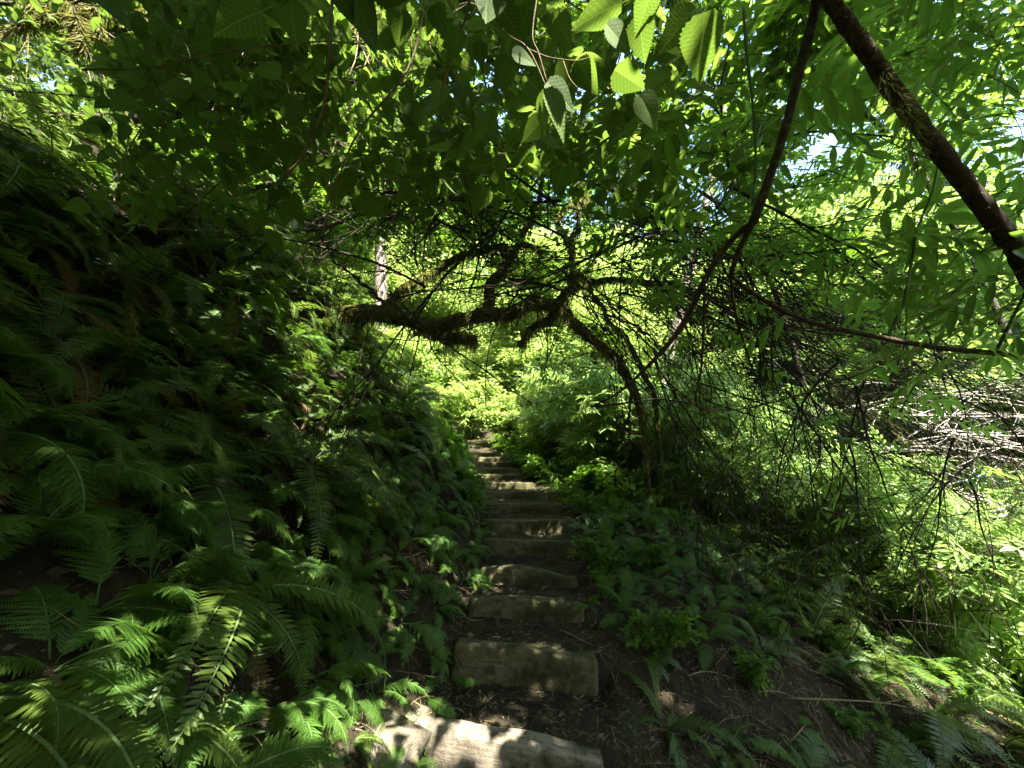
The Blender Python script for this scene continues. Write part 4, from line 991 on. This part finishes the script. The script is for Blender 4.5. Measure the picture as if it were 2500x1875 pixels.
q = hit(1010, 1740); blob('sunlit_ground_mound', q - [0, -.03, .07], .11, 'sunpaleground', 'smaller added pale mound between the larger one and the lowest step', 'rock', 35, (1.2, .9, .8))
for i in range(16):
    rs = np.random.RandomState(900 + i); y = rs.uniform(1.9, 5.2); sd = rs.choice([-1, 1]); x = float(xc(y)) + sd * rs.uniform(.3, .62) + (rs.uniform(0, 1.6) if sd > 0 else 0); r = rs.uniform(.012, .04)
    o = blob('stone', (x, y, float(height(x, y)) + r * .1), r, 'rock', 'small dark stone half sunk in the soil beside the lower steps', 'stone', 900 + i); o['group'] = 'small stones beside the lower steps'
q = hit(905, 1250); cl = blob('mossy_clod', q, .10, 'moss', 'round yellow-green mossy clod catching sun on the left bank', 'moss', 3)
g = Geo(); P = np.array([[0, 0, 0.0]] * 2); rs = np.random.RandomState(2); D = rdir(rs, 1800, .3)
T = leaf_tpl([0, .5, 1], [.1, .08, .01]); put_leaves(g, T, D * .095 * np.array([1, 1, .7]), D + rs.normal(size=D.shape) * .5, rdir(rs, 1800), .022 * rs.uniform(.5, 1.2, 1800), rs, holes=False); g.build('moss', MAT['mosshang'], cl)
q = hit(768, 1215); g = Geo(); P = curl(np.zeros(3), np.array([.02, -.05, 1.0]), .34, np.random.RandomState(3), 14, .1, 0); tube(g, P, [.016, .012, .010], 9, bump=.12)
tube(g, curl(P[10], np.array([.5, -.2, .6]), .12, np.random.RandomState(4), 6, .2, 0), [.006, .003], 5)
o = g.build('dead_sapling', MAT['silver'], smooth=True); o.location = (q - [0, .05, .04]).tolist(); tag(o, 'pale upright dead stem in a fleck of sun on the left bank', 'stem')
q = hit(890, 1420); g = Geo(); P = curl(np.zeros(3), np.array([-.5, -.1, .8]), .42, np.random.RandomState(5), 14, .1, .1); tube(g, P, [.022, .02, .016], 10, bump=.12)
o = g.build('mossy_sapling', MAT['mossdark'], smooth=True); o.location = (q - [0, .04, .05]).tolist(); tag(o, 'mossy brown stem leaning among ferns on the lower left bank', 'stem')
for (cx, cy, lab_) in [(660, 1130, 'tangle of brown roots hanging from the bank left of the pale dead stem'), (760, 1330, 'brown roots hanging in the hollow below the mossy clod'), (1100, 1075, 'red-brown roots under the cut bank left of the stair top')]:
    c = hit(cx, cy); rs = np.random.RandomState(cx); g = Geo()
    for i in range(110):
        q = hit(cx + rs.normal() * 30, cy - 40 + rs.normal() * 24)
        if q is None or np.linalg.norm(q - c) > .8: continue
        nn = normal(q[0], q[1]); p = q + nn * .03 - c; tube(g, curl(p, nn * .5 + [0, 0, -.6] + rs.normal(size=3) * .25, rs.uniform(.08, .34), rs, 8, .9, .8), [.003, .001], 3)
    o = g.build('hanging_roots', MAT['root'], smooth=True); o.location = c.tolist(); tag(o, lab_, 'roots')
# hanging moss tuft on a twig at left
for (px, py, d, ln, lab_) in [(570, 790, 1.7, .10, 'yellow-green moss tuft hanging from a bare twig over the left bank'), (320, 800, 1.7, .07, 'dull moss tuft on twigs beside the curled fern frond')]:
    g = Geo(); rs = np.random.RandomState(px); b = at(px, py - 60, d); P = smooth_path(pix([(px, py - 60), (px + 3, py), (px - 4, py + 60)], d), 10)
    fuzz(g, P, [.008, .014, .006], rs, 420, .028, .0016, .45); tube(g, smooth_path(pix([(px - 90, py + 20), (px, py - 55), (px + 30, py - 75)], d), 8), [.0025, .0015], 4); local(g, b)
    o = g.build('moss_tuft', MAT['mosshang']); o.location = b.tolist(); tag(o, lab_, 'moss')
# mossy branch in sun at the top left
rs = np.random.RandomState(14); b = at(-100, 60, 2.7); t = empty('mossy_branch', tuple(b), 'sunlit mossy branch crossing the top left corner', 'branch'); g = Geo(); gm = Geo()
for path, d0, d1, r in [([(-100, 0), (100, 15), (250, 25), (400, 60), (560, 110), (700, 180)], 2.6, 2.9, .014), ([(-100, 110), (60, 60), (160, 20), (260, -40)], 2.7, 2.6, .012), ([(180, 20), (200, 90), (230, 150)], 2.6, 2.6, .008), ([(330, 40), (370, 80), (380, 120)], 2.7, 2.7, .007)]:
    P = smooth_path(pix(path, d0, d1), 30); tube(g, P, [r, r * .6], 7, bump=.1, rs=rs)
    fuzz(gm, P[4:22], [r * 1.5, r * 2.2, r], rs, 900, .07, .004, .6)
for px, py in ((190, 60), (355, 45), (240, 80), (150, 30)):
    P = smooth_path(pix([(px, py - 20), (px + 8, py + 30)], 2.62), 6); fuzz(gm, P, [.03, .02], rs, 500, .05, .004, .5)
local(g, b); local(gm, b); g.build('limb', MAT['bark'], t, True); gm.build('moss', MAT['mosshang'], t)
# a seedling on the seventh step, stalks on the right
def plantlet(name, q, h, n, ls, label, seed, lean=(0, 0), tpl=OVATE, mat='lady'):
    rs = np.random.RandomState(seed); t = empty(name, tuple(q), label, 'plant'); gs, gl = Geo(), Geo()
    P = smooth_path(np.array([[0, 0, 0], [lean[0] * .4, lean[1] * .4, h * .5], [lean[0], lean[1], h]]), 10); tube(gs, P, [.003, .0018], 5)
    tt = np.linspace(.35, 1, n); Q = np.stack([np.interp(tt, np.linspace(0, 1, 10), P[:, k]) for k in range(3)], 1); az = np.arange(n) * 2.4
    D = np.stack([np.cos(az), np.sin(az), .25 * np.ones(n)], 1); put_leaves(gl, tpl, Q, D, up_normals(rs, n, .2), ls * (1.1 - .3 * tt), rs, holes=False)
    gs.build('stem', MAT['greenstem'], t, True); gl.build('foliage', MAT[mat], t); return t
plantlet('seedling', hit(1205, 1262), .20, 9, .085, 'small green seedling sprouting in front of the seventh step', 1)
q = hit(1640, 1400); plantlet('tall_stalk', q, 1.0, 4, .04, 'tall thin pale green stalk standing right of the stair', 2, (.02, .0), SMALL)
q = hit(1420, 1270); plantlet('nettle', q, .45, 14, .08, 'leafy upright weed at the right end of the sixth step', 3, (-.05, -.05))
q = hit(1500, 1240); plantlet('nettle', q, .6, 16, .09, 'taller leafy weed behind the one beside the sixth step', 4, (.05, -.05))

# ------------------------------------------------------------------ litter: leaves and twigs on the ground
rs = np.random.RandomState(44); n = 42000
y = rs.uniform(1.0, 8, n); x = xc(y) + rs.uniform(-2.2, 3.4, n); P = np.stack([x, y, height(x, y) + .006], 1)
k = (np.abs(x - xc(y)) > .1) | (rs.rand(n) < .45); P = P[k]; n = len(P)
az = rs.uniform(0, 6.28, n); D = np.stack([np.cos(az), np.sin(az), rs.uniform(-.2, .3, n)], 1); g = Geo()
put_leaves(g, SMALL, P, D, up_normals(rs, n, .5), rs.uniform(.008, .032, n) * np.where(rs.rand(n) < .08, 2, 1), rs, holes=False)
tag(g.build('leaf_litter', MAT['litter']), 'brown crumbled leaves scattered over the treads and right slope', 'leaf litter', kind='stuff')
g = Geo()
for i in range(4200):
    y = rs.uniform(1.6, 5.5); x = float(xc(y)) + (rs.uniform(.45, 3.2) if rs.rand() < .8 else rs.uniform(-.5, .5)); az = rs.uniform(0, 6.28); ln = rs.uniform(.02, .1) if rs.rand() < .8 or y > 3.4 or x < .85 else rs.uniform(.1, .4)
    p = np.array([x, y, 0]); q = p + np.array([math.cos(az), math.sin(az), 0]) * ln; p[2] = float(height(x, y)) + .006; q[2] = float(height(q[0], q[1])) + .01; tube(g, np.array([p, (p + q) / 2 + [0, 0, .004 + .12 * max(0, ln - .1)], q]), [.0014, .0008], 3)
for i in range(2600):
    y = rs.uniform(1.2, 8); x = float(xc(y)) - .45 - abs(rs.normal() * 1.1); q = np.array([x, y, float(height(x, y)) + .004]); nn = np.array([.75, 0, .65])
    tube(g, curl(q, nn * .4 + [0, 0, -.5] + rs.normal(size=3) * .45, rs.uniform(.05, .3), rs, 6, .9, .8), [.0022, .0008], 3)
tag(g.build('twig_litter', MAT['tan']), 'fine dry twigs strewn over the soil of the right slope', 'twig litter', kind='stuff')
SK = [((1750, 1590), (2060, 1680), 'long pale stick lying down the right slope'), ((1680, 1655), (1790, 1665), 'short pale stick lying above the leaf litter'), ((1900, 1850), (2010, 1700), 'upright-looking pale stick near the bottom edge at right'),
      ((1920, 1710), (2300, 1760), 'bowed pale stick on the lower right slope'), ((1850, 1695), (1960, 1720), 'stick crossing below the bowed pale one'), ((2000, 1690), (2120, 1870), 'long stick running off the bottom edge at right'),
      ((1375, 1545), (1450, 1585), 'forked twig on the tread above the second step'), ((1145, 1518), (1176, 1522), 'tiny pale stick on the third tread'), ((1895, 1640), (1935, 1570), 'mossy stick leaning between the ferns at right')]
for i, (a, b, lab_) in enumerate(SK):
    p, q = hit(*a), hit(*b)
    if p is None or q is None: continue
    p = p + [0, 0, .012]; q = q + [0, 0, .02]; ln = np.linalg.norm(q - p); mid = (p + q) / 2; mid[2] = max(mid[2], float(height(mid[0], mid[1])) + .012); mid += rs.normal(size=3) * ln * .03
    g = Geo(); tube(g, smooth_path(np.array([p, mid, q]), 12) - p, [.005, .004, .002], 6, bump=.1)
    if ln > .3: tube(g, smooth_path(np.array([mid, mid + (q - p) * .25 + [0, .03, .05]]), 4) - p, [.003, .001], 4)
    o = g.build('stick', MAT['tan'], smooth=True); o.location = p.tolist(); tag(o, lab_, 'stick')
for i, (px, py, s, lab_) in enumerate([(1830, 1835, .06, 'fresh green fallen leaf near the bottom edge'), (1835, 1745, .06, 'dull green fallen leaf on the litter'), (1700, 1800, .05, 'yellowish fallen leaf on the litter at right'), (1945, 1765, .055, 'curled green fallen leaf right of the others')]):
    q = hit(px, py)
    if q is None: continue
    g = Geo(); put_leaves(g, ROUND, np.zeros((1, 3)), np.array([[math.cos(i * 2.), math.sin(i * 2.), .1]]), np.array([[.2, -.3, 1.]]), np.array([s * 1.4]), rs, holes=False); o = g.build('fallen_leaf', MAT['lady']); o.location = (q + [0, 0, .015]).tolist(); tag(o, lab_, 'leaf')

# ------------------------------------------------------------------ background trees
def crown_tree(seed, h, cr, n, ls, leaf, bark, bare=.35, tr=.18):
    rs = np.random.RandomState(seed); gt, gb, gl = Geo(), Geo(), Geo()
    P = curl(np.zeros(3), np.array([.02, .02, 1]), h, rs, 16, .12, 0); tube(gt, P, [tr, tr * .75, tr * .3], 12, bump=.06, rs=rs); Ps = []; Ds = []
    for i in range(30):
        t = bare + (1 - bare) * i / 30; q = P[min(15, int(t * 15))]; az = i * 2.4 + rs.uniform(-.4, .4); ln = cr * math.sin(PI * min(1, .25 + .75 * (t - bare) / (1 - bare))) ** .6 * rs.uniform(.6, 1.1) + .4
        d = np.array([math.cos(az), math.sin(az), rs.uniform(.1, .6)]); B_ = curl(q, d, ln, rs, 9, .35, .25); tube(gb, B_, [tr * .3, .012], 5)
        for k in range(int(ln * 5)):
            c = B_[rs.randint(3, 9)] + rs.normal(size=3) * [.4, .4, .22]; m = n // 150
            off = rs.normal(size=(m, 3)) * [.32, .32, .10]; Ps.append(c + off); Ds.append(off * [1, 1, .2] + rs.normal(size=(m, 3)) * .15)
    P = np.vstack(Ps); D = np.vstack(Ds); k = len(P); put_leaves(gl, SMALL, P, D, up_normals(rs, k, .5), ls * rs.uniform(.6, 1.3, k), rs, holes=False)
    return gt.mesh('trunk', MAT[bark], True), gb.mesh('branch', MAT[bark], True), gl.mesh('crown', MAT[leaf])
def conifer(seed, h, w, bark='redbark'):
    rs = np.random.RandomState(seed); gt, gb, gl = Geo(), Geo(), Geo(); P = np.array([[0, 0, z] for z in np.linspace(0, h, 14)]); P[1:, :2] += rs.normal(size=(13, 2)) * .05; tube(gt, P, [.42, .3, .06], 14, bump=.06, rs=rs)
    Ps, Ds = [], []
    for i in range(120):
        t = .22 + .77 * i / 120; z = t * h; az = i * 2.4; ln = w * (1 - t) ** .7 * rs.uniform(.6, 1.1) + .4; d = np.array([math.cos(az), math.sin(az), .05]); B_ = curl(np.array([0, 0, z]), d, ln, rs, 8, .15, .6); tube(gb, B_, [.03, .008], 4)
        m = int(ln * 55); tt = rs.uniform(.15, 1, m); Q = np.stack([np.interp(tt, np.linspace(0, 1, 8), B_[:, k]) for k in range(3)], 1)
        side = np.cross(d, [0, 0, 1.0]); o = side[None] * rs.normal(size=(m, 1)) * .3 + rs.normal(size=(m, 3)) * [.08, .08, .04]; Ps.append(Q + o); Ds.append(o * 2 + d * .6 + [0, 0, -.5])
    P = np.vstack(Ps); D = np.vstack(Ds); T = leaf_tpl([0, .4, .8, 1], [.02, .14, .08, .01], .1, .35)
    put_leaves(gl, T, P, D, up_normals(rs, len(P), .4), .34 * rs.uniform(.5, 1.2, len(P)), rs, holes=False)
    return gt.mesh('trunk', MAT[bark], True), gb.mesh('branch', MAT[bark], True), gl.mesh('crown', MAT['needle'])
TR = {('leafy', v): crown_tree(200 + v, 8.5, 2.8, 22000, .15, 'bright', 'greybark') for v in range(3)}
TR.update({('con', v): conifer(230 + v, 24, 4.2, 'redbark' if v else 'greybark') for v in range(2)})
def tree(name, key, x, y, s, rz, label, group, dz=0):
    t = empty(name, (x, y, float(height(x, y)) - .1 + dz), label, 'tree', group); t.scale = (s, s, s); t.rotation_euler = (0, 0, rz)
    for nm, me in zip(('trunk', 'branch', 'crown'), TR[key]): link_mesh(nm, me, t)
    return t
rs = np.random.RandomState(52)
CON = [(-7.5, 19, 'conifer with a pinkish sunlit trunk seen above the left bank'), (-3.2, 23, 'conifer behind the gap of blue sky left of centre'), (1.0, 26, 'conifer behind the middle of the twig tangle'), (6.5, 21, 'conifer with a pale trunk right of the tangle'),
       (11, 26, 'conifer rising beyond the ravine'), (-13, 22, 'conifer farthest left behind the canopy'), (17, 24, 'conifer at the right edge beyond the elder leaves'), (22, 17, 'conifer cut by the right edge far behind'), (-11, 14, 'conifer high on the left slope')]
for i, (x, y, lb) in enumerate(CON): tree('conifer', ('con', i % 2), x, y, rs.uniform(.8, 1.1), rs.uniform(0, 6), lb, None)
def snag(px0, py0, px1, py1, d, r, mat, label, seed):
    rs = np.random.RandomState(seed); top = at(px1, py1, d); v = at(px0, py0, d); dirn = (top - v); base = v.copy()
    k = (v[2] - float(height(v[0], v[1]))) / max(dirn[2], .1); base = v - dirn * k * 1.02; g = Geo(); P = smooth_path(np.array([base, v + rs.normal(size=3) * .03, top + rs.normal(size=3) * .04, top + dirn * .6]), 24)
    t = empty('bare_trunk_tree', tuple(base), label, 'tree'); tube(g, P - base, [r * 1.3, r, r * .8, r * .5], 12, bump=.08, rs=rs); g.build('trunk', MAT[mat], t, True); g = Geo()
    for i in range(9):
        q = P[rs.randint(8, 23)] - base; tube(g, curl(q, rdir(rs, 1, .2)[0], rs.uniform(.4, 1.3), rs, 8, .4, .3), [r * .18, r * .05], 4)
    g.build('branch', MAT[mat], t, True)
snag(925, 620, 922, 430, 11.5, .16, 'paletrunk', 'pale pinkish sunlit trunk standing left of the blue sky gap', 1)
#snag(1000, 600, 1005, 440, 10.5, .09, 'silver', 'thin grey dead trunk in the blue sky gap', 2)
snag(1705, 560, 1760, 330, 11.0, .12, 'paletrunk', 'pale leaning trunk lit by sun right of the tangle', 3)
#snag(1490, 560, 1500, 380, 10.0, .07, 'silver', 'slim pale trunk behind the middle of the tangle', 4)
for i in range(34):
    y = rs.uniform(13, 26); x = rs.uniform(-14, 22)
    if i < 12: x = rs.uniform(9, 20); y = rs.uniform(13, 20)
    tree('leafy_tree', ('leafy', i % 3), x, y, rs.uniform(.75, 1.15), rs.uniform(0, 6), 'bright leafy tree rising behind the hillside' if x < 7 else 'bright leafy tree rising beyond the ravine', 'leafy trees behind the hillside' if x < 7 else 'leafy trees beyond the ravine')
for i in range(9):
    x = -rs.uniform(5.5, 11); y = rs.uniform(2.5, 13)
    tree('leafy_tree', ('leafy', i % 3), x, y, rs.uniform(.7, 1.0), rs.uniform(0, 6), 'leafy tree on top of the left bank', 'leafy trees on top of the left bank')

for i in range(12):  # unseen trees added behind the camera to cut skylight on the ferns
    x = -9 + 22 * i / 11 + rs.uniform(-.8, .8); y = -rs.uniform(6, 11)
    tree('leafy_tree', ('leafy', i % 3), x, y, rs.uniform(.8, 1.1), rs.uniform(0, 6), 'unseen leafy tree added behind the photographer', 'unseen leafy trees added behind the photographer')
for x, y in ((12.5, 7.5), (13, 11), (16, 9), (10.5, 15)):
    tree('leafy_tree', ('leafy', int(x) % 3), x, y, 1.15, x * 3, 'bright leafy tree rising beyond the ravine', 'leafy trees beyond the ravine')
for x, y in ((-4.8, -2.8), (-6.5, -5), (-2.6, -6), (8.5, -3.5)):  # more unseen trees added against open skylight on the near ferns
    tree('leafy_tree', ('leafy', int(abs(x)) % 3), x, y, 1.05, x * 3, 'unseen leafy tree added behind the photographer', 'unseen leafy trees added behind the photographer')
# ------------------------------------------------------------------ camera, light, world
cam = bpy.data.cameras.new('camera'); co = bpy.data.objects.new('camera', cam); C.objects.link(co); sc.camera = co
co.location = CAM.tolist(); co.rotation_euler = (PI / 2 + PITCH, 0, 0); cam.sensor_width = 36; cam.lens = 36 * F / 2500; cam.clip_start = .02; cam.clip_end = 500
sl = bpy.data.lights.new('sun', 'SUN'); so = bpy.data.objects.new('sun', sl); C.objects.link(so)
sl.energy = 5; sl.angle = math.radians(.5); sl.color = (1, .95, .86)
so.rotation_euler = Vector((-SUN).tolist()).to_track_quat('-Z', 'Y').to_euler()
w = bpy.data.worlds.new('World'); sc.world = w; w.use_nodes = True; nt = w.node_tree; bg = nt.nodes['Background']
sky = nt.nodes.new('ShaderNodeTexSky'); sky.sky_type = 'NISHITA'; sky.sun_disc = False; sky.sun_elevation = SUN_EL; sky.sun_rotation = SUN_AZ
nt.links.new(sky.outputs[0], bg.inputs[0]); bg.inputs[1].default_value = .14
vs = sc.view_settings; vs.view_transform = 'Standard'; vs.look = 'None'; vs.exposure = 3.3; vs.gamma = 1
cy = sc.cycles; cy.max_bounces = 7; cy.diffuse_bounces = 4; cy.transmission_bounces = 5; cy.glossy_bounces = 2; cy.use_denoising = True; cy.caustics_reflective = False; cy.caustics_refractive = False
cy.use_adaptive_sampling = True; cy.adaptive_threshold = .02; cy.sample_clamp_indirect = 6
try: cy.denoising_prefilter = 'NONE'
except Exception: pass
print('objects', len(bpy.data.objects))
